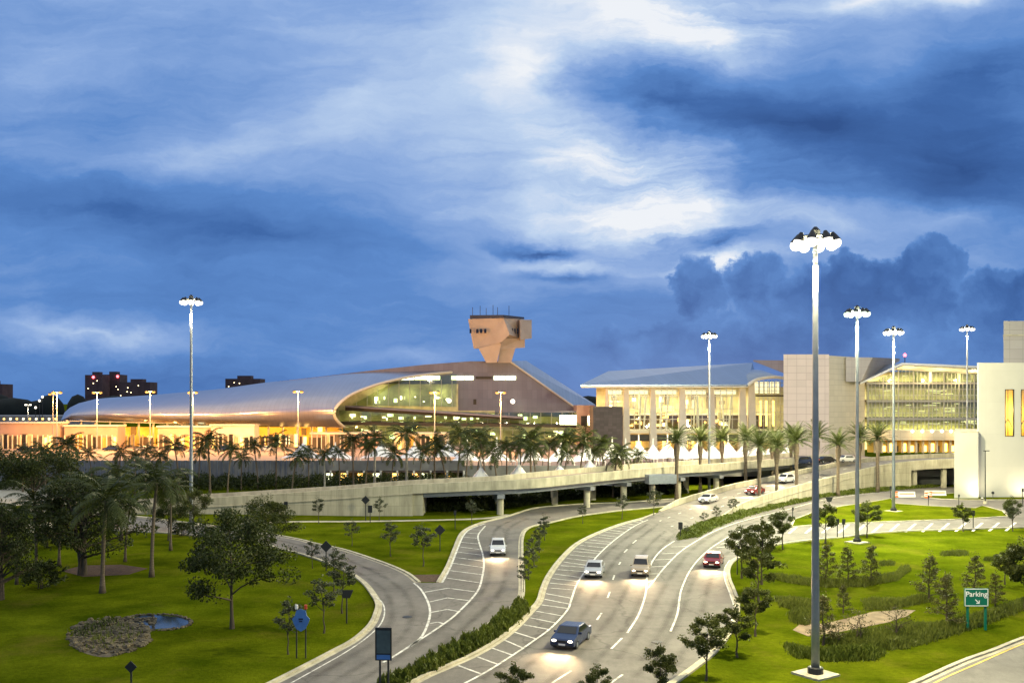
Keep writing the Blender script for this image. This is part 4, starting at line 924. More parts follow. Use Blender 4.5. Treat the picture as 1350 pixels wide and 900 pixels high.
for i, (c0, c1) in enumerate(zip(cols[:-1], cols[1:])):
    x0, x1 = X(c0[1])+.1, X(c1[0])-.1
    if x1-x0 < 1.2: continue
    m = MB(); m.quad((x0, DH-.5, zf), (x1, DH-.5, zf), (x1, DH-.5, zE-.6), (x0, DH-.5, zE-.6)); gp = m.build('glazing', 'glass', hall)
    m = MB(); nn = 4
    for k in range(1, nn): xx = x0+(x1-x0)*k/nn; m.bx(xx-.09, xx+.09, DH-.75, DH-.52, zf, zE-.6)
    for zz in (zc, zc+1.5, zf+.2, zf+3.4, zf+6.6): m.bx(x0, x1, DH-.73, DH-.54, zz-.1, zz+.1)
    m.build('mullions', 'mullion', gp)
    m = MB(); m.bx(x0+.1, x1-.1, DH+2, DH+2.4, zc+.6, zE-1.4); m.build('clerestory_light', 'clere', hall)
    m = MB(); m.bx(x0, x1, DH-.4, DH+.3, zf-3.3, zf-1.3); m.build('dark_fascia', 'darkmull', hall)
    for k in range(2):
        xx = random.uniform(x0+.6, x1-.6); m = MB(); m.tube([(xx, DH+4, zf), (xx+random.uniform(-1, 1), DH+4, zc)], .28, 6); m.build('raking_strut', 'white', hall)
    for k in range(5):
        xx = random.uniform(x0, x1-1.5); zz = random.uniform(zf+.5, zc-1); m = MB(); m.bx(xx, xx+random.uniform(1, 3.5), DH+8+k*1.5, DH+8.6+k*1.5, zz, zz+random.uniform(.3, 2.2)); m.build('interior_fitting', random.choice(['lampwarm', 'intdark', 'intdark', 'interior', 'lampamber']), hall)
    for k in range(6):
        xx = x0+(x1-x0)*(k+random.uniform(.1, .9))/6; m = MB(); zz = random.uniform(zf+.6, zf+3); m.bx(xx, xx+random.uniform(.4, 1.3), DH+16.5, DH+16.9, zz, zz+random.uniform(.4, 1.2)); m.build('shop_light', random.choice(['lampwarm', 'lampamber', 'interior']), hall)
        if k % 2: m = MB(); m.bx(xx, xx+.5, DH+21, DH+21.5, zc-4, zE-2); m.build('wall_fin', random.choice(['intdark', 'tancol']), hall)
    for k in range(3):
        xx = random.uniform(x0, x1-1); m = MB(); m.bx(xx, xx+.9, DH+10, DH+10.5, DK+.3, DK+2.6); m.build('lit_doorway', 'lampamber', hall)
# glazed curved end bay
zt = ZD(500, DH)
m = MB(); m.quad((X(995), DH-.6, zf-.4), (X(1033), DH-.6, zf-.4), (X(1033), DH-.6, zt), (X(995), DH-.6, zt-.7)); gp = m.build('glazing', 'glass', hall)
m = MB()
for k in range(1, 7): xx = X(995)+(X(1033)-X(995))*k/7; m.bx(xx-.09, xx+.09, DH-.85, DH-.62, zf-.4, zt-.4)
for py in (505, 510, 515, 532, 543, 554): zz = ZD(py, DH); m.bx(X(995), X(1033), DH-.83, DH-.63, zz-.08, zz+.08)
m.build('mullions', 'mullion', gp)
MB().bx(X(995), X(1033), DH-1, DH-.86, ZD(522.5, DH), ZD(520.5, DH)).build('transom_beam', 'darkmull', hall)
MB().bx(X(995), X(1034), DH-1.2, DH+1, ZD(576, DH), ZD(568, DH)).build('dark_fascia', 'darkmull', hall)
for k in range(5):
    xx = X(998)+k*1.6; m = MB(); m.bx(xx, xx+1.2, DH+3, DH+3.3, ZD(518, DH), ZD(503, DH)); m.build('clerestory_light', 'clere', hall)
for k in range(4):
    xx = X(999)+k*2; m = MB(); m.bx(xx, xx+.7, DH+6, DH+6.3, ZD(562, DH), ZD(528, DH)); m.build('wall_light', 'lampamber', hall)
for px in (812, 842, 878, 918, 957, 1015):
    light('AREA', (X(px), DH+10, zE-1.2), 6800, (1, .85, .48), parent=hall, size=6)
    light('POINT', (X(px), DH+5, DK+2.8), 600, (1, .68, .28), .4, parent=hall)
blk = MB().bx(XD(782, 272), XD(821, 272), 272, 285, DK, ZD(536, 272)).build('service_block', 'charcoal')
tag(blk, 'plain charcoal brick block at the left end of the glass hall', 'building')

# ================================================================ PINK PANEL BUILDING + RIGHT HALL
DP = 262
pb = thing('panel_building', 'pink panelled terminal block, side face coloured as warmly lit, with sloping glazed hall on its right', 'terminal building', (XD(1100, DP), DP, DK))
zT = ZD(467, DP)
MB().hexa([P(1033, 0, DP)*0+Vector((XD(1033, DP), DP, 0)), Vector((XD(1093, DP), DP, 0)), Vector((XD(1093, DP)+2, DP+30, 0)), Vector((XD(1035, DP+30), DP+30, 0))], [Vector((XD(1033, DP), DP, zT)), Vector((XD(1093, DP), DP, zT)), Vector((XD(1093, DP)+2, DP+30, zT)), Vector((XD(1035, DP+30), DP+30, zT))]).build('front_block', 'pinkpanel', pb)
z2 = ZD(470, 270)
MB().hexa([Vector((XD(1093, DP)+.05, DP+.4, 0)), Vector((XD(1140, 277), 277, 0)), Vector((XD(1140, 277), 300, 0)), Vector((XD(1093, DP)+.05, 300, 0))], [Vector((XD(1093, DP)+.05, DP+.4, zT-.3)), Vector((XD(1140, 277), 277, z2)), Vector((XD(1140, 277), 300, z2)), Vector((XD(1093, DP)+.05, 300, zT-.3))]).build('side_block', 'creamlitpanel', pb)  # angled face, its yellowish lighting is in the panel colour
MB().hexa([P(993, 476, DP+14), P(1034, 492, DP+9), P(1036, 492, DP+22), P(995, 476, DP+25)], [P(993, 474.5, DP+14), P(1034, 475, DP+9), P(1036, 475, DP+22), P(995, 474.5, DP+25)]).build('cantilever_wing', 'clad', pb)
DG = 280
MB().hexa([P(1115, 503, DG-12), P(1135, 503, DG-12), P(1186, 476, DG+14), P(1115, 476, DG+14)], [P(1115, 471, DG-12), P(1150, 471, DG-12), P(1186, 472.5, DG+14), P(1115, 471, DG+14)]).build('upper_block', 'greypanel', pb)
# roof wedge with lit soffit
for (xa_, ya_, xb_, yb_) in ((1134, 504, 1190, 478), (1190.2, 478, 1330, 484)):
    lo_ = [P(xa_, ya_+2.6, DG-9), P(xb_, yb_+2.8, DG-9)]; hi_ = [P(xa_, ya_, DG-9), P(xb_, yb_, DG-9)]; dv = Vector((0, .5, 0))
    MB().hexa([lo_[0], lo_[1], lo_[1]+dv, lo_[0]+dv], [hi_[0], hi_[1], hi_[1]+dv, hi_[0]+dv]).build('roof_fascia', 'white', pb)
m = MB(); q_ = [P(1134, 504.3, DG-8.4), P(1190, 478.4, DG-8.4), P(1330, 484.4, DG-8.4)]
for v in q_: m.v += [tuple(v), (v.x, DG+20, v.z)]
m.f = [(0, 2, 3, 1), (2, 4, 5, 3)]; m.build('roof', 'roofblue', pb)
m = MB(); a_, b_, c_ = P(1134, 506.3, DG-9.2), P(1191, 481.6, DG-9.2), P(1330, 489.2, DG-9.2)
for v in (a_, b_, c_): m.v += [tuple(v), (v.x, DG+1, v.z-.9)]
m.f = [(0, 1, 3, 2), (2, 3, 5, 4)]; m.build('soffit', 'white', pb)
zb = ZD(566, DG); x0, x1 = XD(1142, DG), XD(1330, DG)
def roofz(px): return ZD(506-(px-1134)*.445, DG) if px < 1190 else ZD(482+(px-1190)*.054, DG)
m = MB(); m.v = [(x0, DG, zb), (x1, DG, zb), (x1, DG, roofz(1330)-1), (XD(1190, DG), DG, roofz(1190)-1), (x0, DG, roofz(1142)-1)]; m.f = [(0, 1, 2, 3, 4)]
gp = m.build('glazing', 'glassgreen', pb)
m = MB()
for px in range(1144, 1300, 5):
    th = .16 if (px-1144) % 20 == 0 else .06
    m.bx(XD(px, DG)-th, XD(px, DG)+th, DG-.3, DG-.05, zb, roofz(px)-1.0)
m.build('mullions', 'mullion', gp)
m = MB()
for py, th in ((505, .28), (513, .1), (521, .1), (528.5, .28), (537, .1), (544, .1), (552, .3), (559, .1)): m.bx(x0, x1, DG-.42, DG-.31, ZD(py, DG)-th, ZD(py, DG)+th)
m.build('transoms', 'mullion', gp)
MB().bx(x0, x1, DG+14, DG+14.5, DK, ZD(488, DG)).build('rear_wall', 'interior', pb)
for py in (504, 528, 551): MB().bx(x0, x1, DG+2, DG+14, ZD(py, DG)-.3, ZD(py, DG)+.3).build('floor_slab', 'intdark', pb)
r_ = random.Random(5)
for i in range(44):
    px = r_.uniform(1168, 1290); row_ = r_.choice([0, 0, 1, 1, 2, 2, 3, 3]); py = [498, 519, 536, 560][row_]+r_.uniform(-6, 6); w_ = r_.uniform(.3, .9)
    m = MB(); m.bx(XD(px, DG+5), XD(px+w_, DG+5), DG+3+r_.uniform(0, 8), DG+11.3, ZD(py+.8, DG+5), ZD(py-.3, DG+5)); m.build('interior_light', 'clere', pb)
for px in (1208, 1228, 1247, 1266, 1284):
    m = MB(); m.bx(XD(px, DG), XD(px+2, DG), DG+1, DG+1.5, ZD(503, DG), ZD(488, DG)); m.build('lit_pier', 'lampwarm' if px in (1228, 1266) else 'interior', pb)
for px in (1160, 1200, 1240, 1280):
    light('AREA', (XD(px, DG), DG+7, ZD(553, DG)-.8), 4200, (1, .9, .5), parent=pb, size=5)
    light('AREA', (XD(px, DG), DG+6, ZD(506, DG)-.4), 2600, (1, .86, .5), parent=pb, size=5); light('AREA', (XD(px, DG), DG+6, ZD(530, DG)-.4), 2600, (1, .9, .5), parent=pb, size=5)
    light('AREA', (XD(px, DG), DG+6, ZD(490, DG)), 5200, (1, .88, .5), parent=pb, size=4)
MB().bx(x0-4, x1, DG-6, DG+1, ZD(579, DG), zb).build('canopy_wall', 'creamlitpanel', pb)
MB().bx(x0, x1, DG-1, DG-.7, DK, ZD(579, DG)).build('door_wall', 'amberwall', pb)
for px in range(1150, 1300, 9):
    m = MB(); m.bx(XD(px, DG-2), XD(px+1.6, DG-2), DG-4, DG-3, DK, ZD(579.2, DG)); m.build('column', 'tancol', pb)
for i, px in enumerate(range(1154, 1296, 9)):
    m = MB(); m.bx(XD(px, DG-1.2), XD(px+3.5+(i % 3), DG-1.2), DG-1.3, DG-1.05, DK+.2, ZD(584+(i % 2)*3, DG)); m.build('lit_doorway', 'lampamber' if i % 3 else 'intdark', pb)
for px in (1203, 1216, 1229, 1242, 1254, 1288):
    m = MB(); p = P(px, 568, DG-6.4); m.sphere(p, .45, 8, 6); m.build('canopy_lamp', 'smallw', pb); 
for px in (1165, 1215, 1265): light('POINT', (XD(px, DG-8), DG-9, DK+5), 700, (1, .62, .22), .5, parent=pb)
for px in (1195, 1240, 1285): light('POINT', tuple(P(px, 500, DG-6)), 1600, (1, .72, .35), .4, parent=pb)  # added point lights without fittings, warming the soffit
m = MB(); m.tube([P(1193, 478, DG-6), P(1193, 470, DG-6)], .12, 5); pm_ = m.build('beacon_mast', 'dark', pb); m = MB(); m.sphere(P(1193, 468, DG-6), .5, 8, 6); m.build('beacon', 'beacon', pm_)

# ================================================================ WHITE BUILDING
DW = 179
wb = thing('white_building', 'plain white stucco building with tall amber windows at the right edge', 'building', (XD(1300, DW), DW, 0))
def XW(p): return XD(p, DW)
zw = ZD(478, DW)
xa, xb = XW(1290), XW(1440)
wins = [(1325, 1337), (1346, 1362)]; wz0, wz1 = ZD(575, DW), ZD(513, DW)
m = MB(); edges = [xa]+[v for w in wins for v in (XW(w[0]), XW(w[1]))]+[xb]
for i in range(0, len(edges), 2): m.bx(edges[i], edges[i+1], DW, DW+.5, 0, zw)
for w in wins: m.bx(XW(w[0]), XW(w[1]), DW, DW+.5, 0, wz0); m.bx(XW(w[0]), XW(w[1]), DW, DW+.5, wz1, zw)
m.hexa([(xa, DW+.51, 0), (xa+.5, DW+.51, 0), (XD(1293, DW+40), DW+40, 0), (XD(1291, DW+40), DW+40, 0)], [(xa, DW+.51, zw), (xa+.5, DW+.51, zw), (XD(1293, DW+40), DW+40, zw), (XD(1291, DW+40), DW+40, zw)]); m.hexa([(xa+.52, DW+.51, zw-.5), (xb, DW+.51, zw-.5), (XD(1440, DW+40), DW+40, zw-.5), (XD(1294, DW+40), DW+40, zw-.5)], [(xa+.52, DW+.51, zw-.02), (xb, DW+.51, zw-.02), (XD(1440, DW+40), DW+40, zw-.02), (XD(1294, DW+40), DW+40, zw-.02)])
m.build('main_wall', 'whitewall', wb)
MB().hexa([(XD(1258, (DW-2)), (DW-2), 0), (XD(1289.9, (DW-2)), (DW-2), 0), (XD(1289.9, (DW+18)), (DW+18), 0), (XD(1258+.6, (DW+18)), (DW+18), 0)], [(XD(1258, (DW-2)), (DW-2), ZD(570, DW)), (XD(1289.9, (DW-2)), (DW-2), ZD(570, DW)), (XD(1289.9, (DW+18)), (DW+18), ZD(570, DW)), (XD(1258+.6, (DW+18)), (DW+18), ZD(570, DW))]).build('lower_wing', 'whitewall', wb)
MB().hexa([(XD(1258.8, (DW-1.7)), (DW-1.7), ZD(570, DW)+.001), (XD(1289.7, (DW-1.7)), (DW-1.7), ZD(570, DW)+.001), (XD(1289.7, (DW+17.7)), (DW+17.7), ZD(570, DW)+.001), (XD(1258.8+.6, (DW+17.7)), (DW+17.7), ZD(570, DW)+.001)], [(XD(1258.8, (DW-1.7)), (DW-1.7), ZD(568.5, DW)), (XD(1289.7, (DW-1.7)), (DW-1.7), ZD(568.5, DW)), (XD(1289.7, (DW+17.7)), (DW+17.7), ZD(568.5, DW)), (XD(1258.8+.6, (DW+17.7)), (DW+17.7), ZD(568.5, DW))]).build('wing_coping', 'concrete', wb)
MB().hexa([(XD(1323, 188), 188, zw-.01), (XD(1440, 188), 188, zw-.01), (XD(1440, 215), 215, zw-.01), (XD(1323+.6, 215), 215, zw-.01)], [(XD(1323, 188), 188, ZD(423, 188)), (XD(1440, 188), 188, ZD(423, 188)), (XD(1440, 215), 215, ZD(423, 188)), (XD(1323+.6, 215), 215, ZD(423, 188))]).build('roof_block', 'greypanel', wb)
MB().hexa([(XD(1322.4, 187.7), 187.7, ZD(442, 188)), (XD(1440, 187.7), 187.7, ZD(442, 188)), (XD(1440, 214), 214, ZD(442, 188)), (XD(1322.4+.6, 214), 214, ZD(442, 188))], [(XD(1322.4, 187.7), 187.7, ZD(441, 188)), (XD(1440, 187.7), 187.7, ZD(441, 188)), (XD(1440, 214), 214, ZD(441, 188)), (XD(1322.4+.6, 214), 214, ZD(441, 188))]).build('block_ledge', 'concrete', wb)
for i, w in enumerate(wins):
    m = MB(); x0_, x1_ = XW(w[0]), XW(w[1])
    for q in ((x0_, x0_+.12, wz0, wz1), (x1_-.12, x1_, wz0, wz1), (x0_, x1_, wz0, wz0+.12), (x0_, x1_, wz1-.12, wz1)): m.bx(q[0], q[1], DW-.05, DW+.3, q[2], q[3])
    fr = m.build('window', 'darkmull', wb)
    m = MB(); m.quad((x0_, DW+.25, wz0), (x1_, DW+.25, wz0), (x1_, DW+.25, wz1), (x0_, DW+.25, wz1)); m.build('pane', 'glass', fr)
    m = MB(); m.bx(x0_-1, x1_+1, DW+5, DW+5.2, wz0-1, wz1+1); m.build('room_wall', 'amberwall', wb)
    m = MB(); xm = (x0_+x1_)/2
    m.tube([(x0_+.1, DW+.6, wz0+1.8), (xm, DW+.6, wz0+3.4)], .07, 5); m.tube([(x1_-.1, DW+.6, wz0+1.8), (xm, DW+.6, wz0+3.4)], .07, 5); m.tube([(xm, DW+.6, wz0), (xm, DW+.6, wz1)], .06, 5); m.build('brace', 'darkmull', fr)
    light('POINT', (xm, DW+3, wz0+5), 1500, (1, .75, .28), .5, parent=wb); light('POINT', (xm, DW+3, wz0+2), 700, (1, .75, .28), .5, parent=wb)
for px, W in ((1281, 1500), (1346, 1500), (1400, 800)):
    m = MB(); yy = DW-(4 if px < 1290 else 3); m.tube([(XW(px), yy, .05), (XW(px), yy, .35)], [.22, .25], 8); fx = m.build('uplight', 'dark', wb)
    m = MB(); m.tube([(XW(px), yy, .352), (XW(px), yy, .38)], .2, 8); m.build('lens', 'smallw', fx)
    l = light('SPOT', (XW(px), yy-.3, .6), W, (1, .88, .55), .3, parent=wb, spot_size=R(130), spot_blend=1); aim(l, (0, 1, 1.0))
m = MB(); m.tube([G(1309, 657), G(1309, 657)+Vector((0, 0, 1.0))], .05, 6); m.sphere(G(1309, 657)+Vector((0, 0, 1.1)), .28, 8, 6); o = m.build('fire_hydrant_post', 'dark'); tag(o, 'small dark round topped post in front of the white building', 'post')

# ================================================================ FAR BACKGROUND
def far_tower(px0, px1, y0, D, label, beacons=(), lights=6, seed=1):
    z = ZD(y0, D); b = thing('distant_building', label, 'building', (XD((px0+px1)/2, D), D, 0))
    MB().bx(XD(px0, D), XD(px1, D), D, D+30, 0, z).build('wall', 'distant', b)
    w = XD(px1, D)-XD(px0, D); MB().bx(XD(px0, D)+w*.3, XD(px0, D)+w*.7, D+8, D+22, z-.01, z+5).build('roof_plant', 'distant', b)
    r = random.Random(seed)
    for px, py in beacons: m = MB(); m.sphere(P(px, py, D-1), 2.2, 8, 6); m.build('red_beacon', 'beacon', b)
    for i in range(lights):
        x = r.uniform(px0+1, px1-2); y = y0+r.uniform(3, 20); m = MB(); wq(m, x, y, x+1.1, y+.9, 0, D-.3, .3); m.build('lit_window', 'lampwarm', b)
    return b
far_tower(112, 134, 494, 1500, 'dark distant tower block with a red beacon, left of the pair', [(123, 497)], 3, 1)
far_tower(134, 158, 493.5, 1540, 'dark distant tower block with a red beacon, right of the pair', [(155, 496)], 3, 2)
far_tower(157, 198, 503.5, 1480, 'low wide dark distant block right of the beacon towers', [], 5, 3)
far_tower(297, 343, 499, 1500, 'dark distant block above the silver roof', [], 4, 4)
far_tower(-40, 3, 506, 1400, 'dark distant block cut by the left edge', [], 2, 5)
m = MB(); r_ = random.Random(4); D = 1300; x = -1500
tl = MB()
while x < 1600:
    w = r_.uniform(12, 45); h = r_.uniform(14, 26); tl.sphere((x, D+r_.uniform(-60, 60), 4), 1, 8, 6, (w, 20, h)); x += w*.7
tag(tl.build('distant_woods', 'treeline', None, True), kind='stuff')
wl_ = thing('low_terminal_wing', 'low dark flat building beyond the left end of the concourse', 'building', (XD(40, 520), 520, 0))
MB().bx(XD(-200, 520), XD(84, 520), 520, 560, 0, ZD(548, 520)).build('wall', 'conc_dark', wl_)
for i in range(9): m = MB(); wq(m, 4+i*8.5, 551, 6+i*8.5, 553, 0, 519.6, .3); m.build('lit_window', 'lampwarm' if i % 2 else 'lampamber', wl_)

# ================================================================ LAMPS
def high_mast(px, by, ty, label, kind='halide', W=60000, col=(1, .9, .7), base=True, D=None, z=0, hot=1):
    loc = G(px, by, z) if D is None else Vector((XD(px, D), D, z)); Hh = ZD(ty, loc.y)-z
    t = thing('light_mast', label, 'light mast', tuple(loc), 'tall ring topped light masts')
    MB().tube([loc+Vector((0, 0, Hh*i/8)) for i in range(9)], [.275-.015*i for i in range(9)], 14).build('pole', 'steel', t, True)
    if base:
        m = MB(); m.box(loc+Vector((0, 0, .06)), (2.2, 2.2, .14), .6); m.build('base_pad', 'concrete', t)
        m = MB(); m.tube([loc+Vector((0, 0, .1)), loc+Vector((0, 0, .5)), loc+Vector((0, 0, .55))], [.52, .5, .4], 14); m.build('base_flange', 'dark', t)
    top_ = loc+Vector((0, 0, Hh)); m = MB(); ring = [top_+Vector((1.05*math.cos(w*R(30)), 1.05*math.sin(w*R(30)), .25)) for w in range(13)]
    m.tube(ring, .07, 6, False)
    for w in range(4): m.tube([top_+Vector((0, 0, .25)), top_+Vector((1.05*math.cos(w*math.pi/2), 1.05*math.sin(w*math.pi/2), .25))], .05, 5)
    m.tube([top_+Vector((0, 0, -.2)), top_+Vector((0, 0, .7)), top_+Vector((0, 0, .95))], [.25, .32, .1], 10); m.build('lamp_ring', 'dark', t)
    for w in range(8):
        d = Vector((math.cos(w*R(45)+.3), math.sin(w*R(45)+.3), 0)); c = top_+d*1.15
        m = MB(); m.tube([c+Vector((0, 0, .5))-d*.1, c+Vector((0, 0, .25)), c+d*.1-Vector((0, 0, .08))], [.12, .24, .4], 10); h = m.build('floodlight', 'dark', t)
        m = MB(); cc = c+d*.12-Vector((0, 0, .2)); m.sphere(cc, .38, 14, 10, (1, 1, .95)); m.build('lens', kind, h, True)
    light('POINT', top_+Vector((0, 0, -1.6)), W, col, .8, parent=t)
    return t
high_mast(1075, 889, 318, 'nearest tall light mast standing on the right lawn', W=85000, col=(1, .88, .5))
high_mast(1130, 715, 412, 'light mast with greenish glow standing left of the branch road oaks', 'halideg', 140000, (.97, 1, .6))
high_mast(1178, 674, 437, 'light mast on the grass island by the branch road', W=130000, col=(1, .92, .58))
high_mast(935, 650, 442, 'slim light mast behind the ramp in front of the glass hall', W=170000, col=(1, .88, .52), base=False)
high_mast(1275, 0, 433, 'light mast rising behind the low wing of the white building', W=50000, col=(1, .92, .7), base=False, D=215)
high_mast(252, 692, 397, 'tall light mast on the far left beside the bushy trees', W=26000, col=(1, .85, .5))
def street_lamp(px, ty, D, label, W=9000, col=(1, .5, .14), kind='sodium', z=DK):
    loc = Vector((XD(px, D), D, z)); Hh = ZD(ty, D)-z
    t = thing('street_lamp', label, 'street lamp', tuple(loc), 'orange street lamps on the plaza')
    MB().tube([loc, loc+Vector((0, 0, Hh*.5)), loc+Vector((0, 0, Hh))], [.2, .16, .1], 8).build('pole', 'steel', t)
    m = MB(); m.tube([loc+Vector((-1, 0, Hh-.05)), loc+Vector((0, 0, Hh)), loc+Vector((1, 0, Hh-.05))], .07, 6); m.build('arm', 'steel', t)
    for s in (-1, 1):
        m = MB(); c = loc+Vector((s*1.0, 0, Hh)); m.sphere(c+Vector((0, 0, .12)), .5, 8, 6, (1.1, .7, .5)); h = m.build('lamp_head', 'dark', t)
        m = MB(); m.sphere(c-Vector((0, 0, .14)), .52, 10, 6, (1.1, .8, .6)); m.build('bulb', kind, h)
    light('POINT', loc+Vector((0, -1.8, Hh-2.6)), W, col, .5, parent=t)
SO = [(75, 517, 270), (128, 517, 285), (198, 516, 285), (254, 517, 278), (393, 516, 275), (573, 517, 275), (660, 517, 275)]
for i, (px, ty, D) in enumerate(SO):
    street_lamp(px, ty, D, 'orange street lamp on the plaza in front of the concourse, %s from the left' % ORD[i], W=46000, col=(1, .48, .12))
street_lamp(37, 533, 420, 'pale street lamp beyond the left end of the concourse', 3000, (1, .8, .5), 'smallw')
street_lamp(70, 519, 300, 'orange street lamp just behind the leftmost plaza lamp', 6000)
for px, py in ((52, 528), (56, 523), (47, 537)):
    D = 520; t = thing('street_lamp', 'tiny far street lamp in the receding row at the left horizon', 'street lamp', (XD(px, D), D, 0), 'receding lamps at the left horizon')
    MB().tube([(XD(px, D), D, 0), (XD(px, D), D, ZD(py, D))], .15, 6).build('pole', 'dark', t); m = MB(); m.sphere(P(px, py, D), .6, 8, 6); m.build('bulb', 'smallw', t)
for px, py, D, lb in ((592, 528, 340, 'small white wall lamp on the concourse, left one'), (676, 529, 340, 'small white wall lamp on the concourse, right one')):
    m = MB(); m.sphere(P(px, py, D-.5), .8, 8, 6); o = m.build('wall_lamp', 'smallw'); tag(o, lb, 'lamp')
# added warm point lights without fittings, under and before the shell
for px in (110, 150, 190, 230, 270, 310, 350, 390, 430): light('POINT', (XD(px, 318), 318, DK+6.2), 4500, (1, .48, .1), .4, parent=con)
for px in (30, 90, 170, 250, 330, 420, 520): light('POINT', (XD(px, 296), 292, DK+5), 2200, (1, .48, .11), .4, parent=con)  # added in front to turn the lower shell golden
for px in (480, 530, 580, 630, 690, 740): light('POINT', (XD(px, 336), 333, ZD(573, 336)), 1500, (1, .85, .35), .4, parent=con); light('POINT', (XD(px, 338), 336, ZD(548, 336)), 900, (.95, 1, .5), .4, parent=con)
for px in (500, 540, 580): light('POINT', (XD(px, 343), 343, ZD(520, 343)), 650, (.95, 1, .5), .4, parent=con)
for px in (440, 480, 520, 560, 640, 700): light('POINT', (XD(px, Y0+4), Y0+4, 2), 90, (1, .7, .25), .3, parent=deck)
# small post lamp by the white building
loc = G(1299, 664); Hh = (664-594)/F*loc.y
t = thing('post_lamp', 'slender dark post lamp standing before the white building', 'street lamp', tuple(loc))
MB().tube([loc, loc+Vector((0, 0, Hh))], [.1, .07], 8).build('pole', 'dark', t); MB().box(loc+Vector((.2, 0, Hh)), (.9, .4, .15)).build('lamp_head', 'dark', t); MB().tube([loc+Vector((0, 0, -.02)), loc+Vector((0, 0, .5))], .32, 10).build('base_pad', 'concrete', t)

# ================================================================ TENTS
def make_tent(sz, eave, peak, mast):
    root = thing('shade_canopy', 'tent', 'canopy tent')
    m = MB(); n = 16
    for i in range(n+1):
        for j in range(n+1):
            u, v = i/n*2-1, j/n*2-1; r = max(abs(u), abs(v)); rr_ = math.hypot(u, v)
            pull = 1-.1*(1-abs(u*v))*(r**3)
            z = eave+(peak-eave)*max(0, 1-.72*r-.28*rr_)**1.55
            z += .35*(r**6)*(1-min(abs(u), abs(v))/max(.01, r))
            m.v.append((u*sz/2*pull, v*sz/2*pull, z))
    for i in range(n):
        for j in range(n): k = i*(n+1)+j; m.f.append((k, k+n+1, k+n+2, k+1))
    m.build('canopy', 'tent', root, True)
    MB().tube([(0, 0, 0), (0, 0, peak+mast)], [.22, .14], 8).build('mast', 'white', root)
    for a_ in (-1, 1):
        for b_ in (-1, 1): MB().tube([(a_*sz/2*.93, b_*sz/2*.93, 0), (a_*sz/2*.98, b_*sz/2*.98, eave)], .1, 6).build('pole', 'white', root)
    return root
T1 = make_tent(7.8, 1.6, 5.6, 1.6); T2 = make_tent(8.6, 1.9, 5.0, .5)
D = 222
gr = 'white tents on the plaza'
for i, (px, sc) in enumerate([(807, .92), (842, 1), (880, 1), (920, 1), (960, 1), (1000, .98), (1038, .8)]):
    place(T1, (XD(px, D), D, DK), 0, sc, 'white peaked tent in front of the glass hall, %s from the left' % ORD[i], gr)
for i, px in enumerate([825, 861, 900, 940, 980, 1018]):
    place(T1, (XD(px, 231), 231, DK), 0, .82, 'small white peaked tent behind the front tents of the glass hall, %s from the left' % ORD[i], gr)
for i, (px, sc) in enumerate([(778, .75), (738, .65), (684, .66), (634, .6)]):
    place(T1, (XD(px, 183), 183, 0), .3, sc*1.7, 'low white peaked tent among the plaza palms, %s to the left of the charcoal block' % ORD[i], gr)
for i, px in enumerate([616, 655, 700, 740, 772]):
    place(T1, (XD(px, 214), 214, DK), .2, .95, 'white peaked tent behind the plaza palms, %s from the left of the middle cluster' % ORD[i], gr)
for px in (450, 520, 590, 660, 740): light('POINT', (XD(px, 207.5), 207.5, DK+4.5), 420, (1, .9, .7), .4, parent=deck)  # added fill lights, no lamps here, to make the tents show
for i, px in enumerate([400, 442, 503, 546, 590]):
    place(T2, (XD(px, 218), 218, DK), 0, (1, 1, 1 if i % 2 else 1.1), 'flat white tent above the dark deck edge, %s from the left' % ORD[i], gr)
for px in (640, 720, 800, 860, 940, 1000): light('POINT', (XD(px, 212), 212, DK+4.5), 700, (1, .85, .62), .4, parent=deck)  # added fill lights without fittings for the tents
for px in (850, 930, 1010): light('POINT', (XD(px, 236), 240, DK+6), 700, (1, .8, .45), .4, parent=deck)  # added fill behind the tents, no fittings

# ================================================================ SIGNS
def post_sign(px, by, ty, label, shape='diamond', size=.75, cap=False):
    loc = G(px, by); Hh = (by-ty)/F*loc.y
    t = thing('road_sign', label, 'sign', tuple(loc)); MB().tube([loc, loc+Vector((0, 0, Hh-.1))], .06, 6).build('post', 'dark', t)
    m = MB(); c = loc+Vector((0, -.09, Hh-size*.7))
    if shape == 'diamond': pts = [(0, size*.7), (size*.7, 0), (0, -size*.7), (-size*.7, 0)]
    elif shape == 'tee': pts = [(-size*.7, size*.7), (size*.7, size*.7), (size*.35, -.1), (-size*.35, -.1)]
    else: pts = [(-size*.35, size*.6), (size*.35, size*.6), (size*.35, -size*.6), (-size*.35, -size*.6)]
    m.add([c+Vector((x, 0, z)) for x, z in pts]+[c+Vector((x, .04, z)) for x, z in pts], [(3, 2, 1, 0), (4, 5, 6, 7)]+[(i, (i+1) % 4, 4+(i+1) % 4, 4+i) for i in range(4)]); m.build('panel', 'dark', t)
post_sign(430, 752, 712, 'dark diamond sign back at the crest of the curve lawn', 'diamond', .9)
post_sign(457, 821, 777, 'dark T shaped sign post on the curve lawn beside loop road', 'tee', .8)
post_sign(482, 686, 653, 'dark diamond sign against the long pale wall', 'diamond', .95)
post_sign(488, 689, 665, 'narrow dark sign post right of the diamond sign on the wall', 'rect', .9)
post_sign(580, 726, 691, 'dark diamond sign on the lawn beside the hatched gore', 'diamond', .95)
post_sign(600, 697, 672, 'thin dark post by the bridge abutment', 'rect', .5)
post_sign(377, 690, 660, 'dark post against the left end of the pale wall', 'rect', .8)
post_sign(173, 912, 870, 'dark sign back at the bottom left corner of the lawn', 'diamond', .55)
post_sign(1104, 709, 683, 'narrow dark post, left of the pair by the green tinted mast', 'rect', .6)
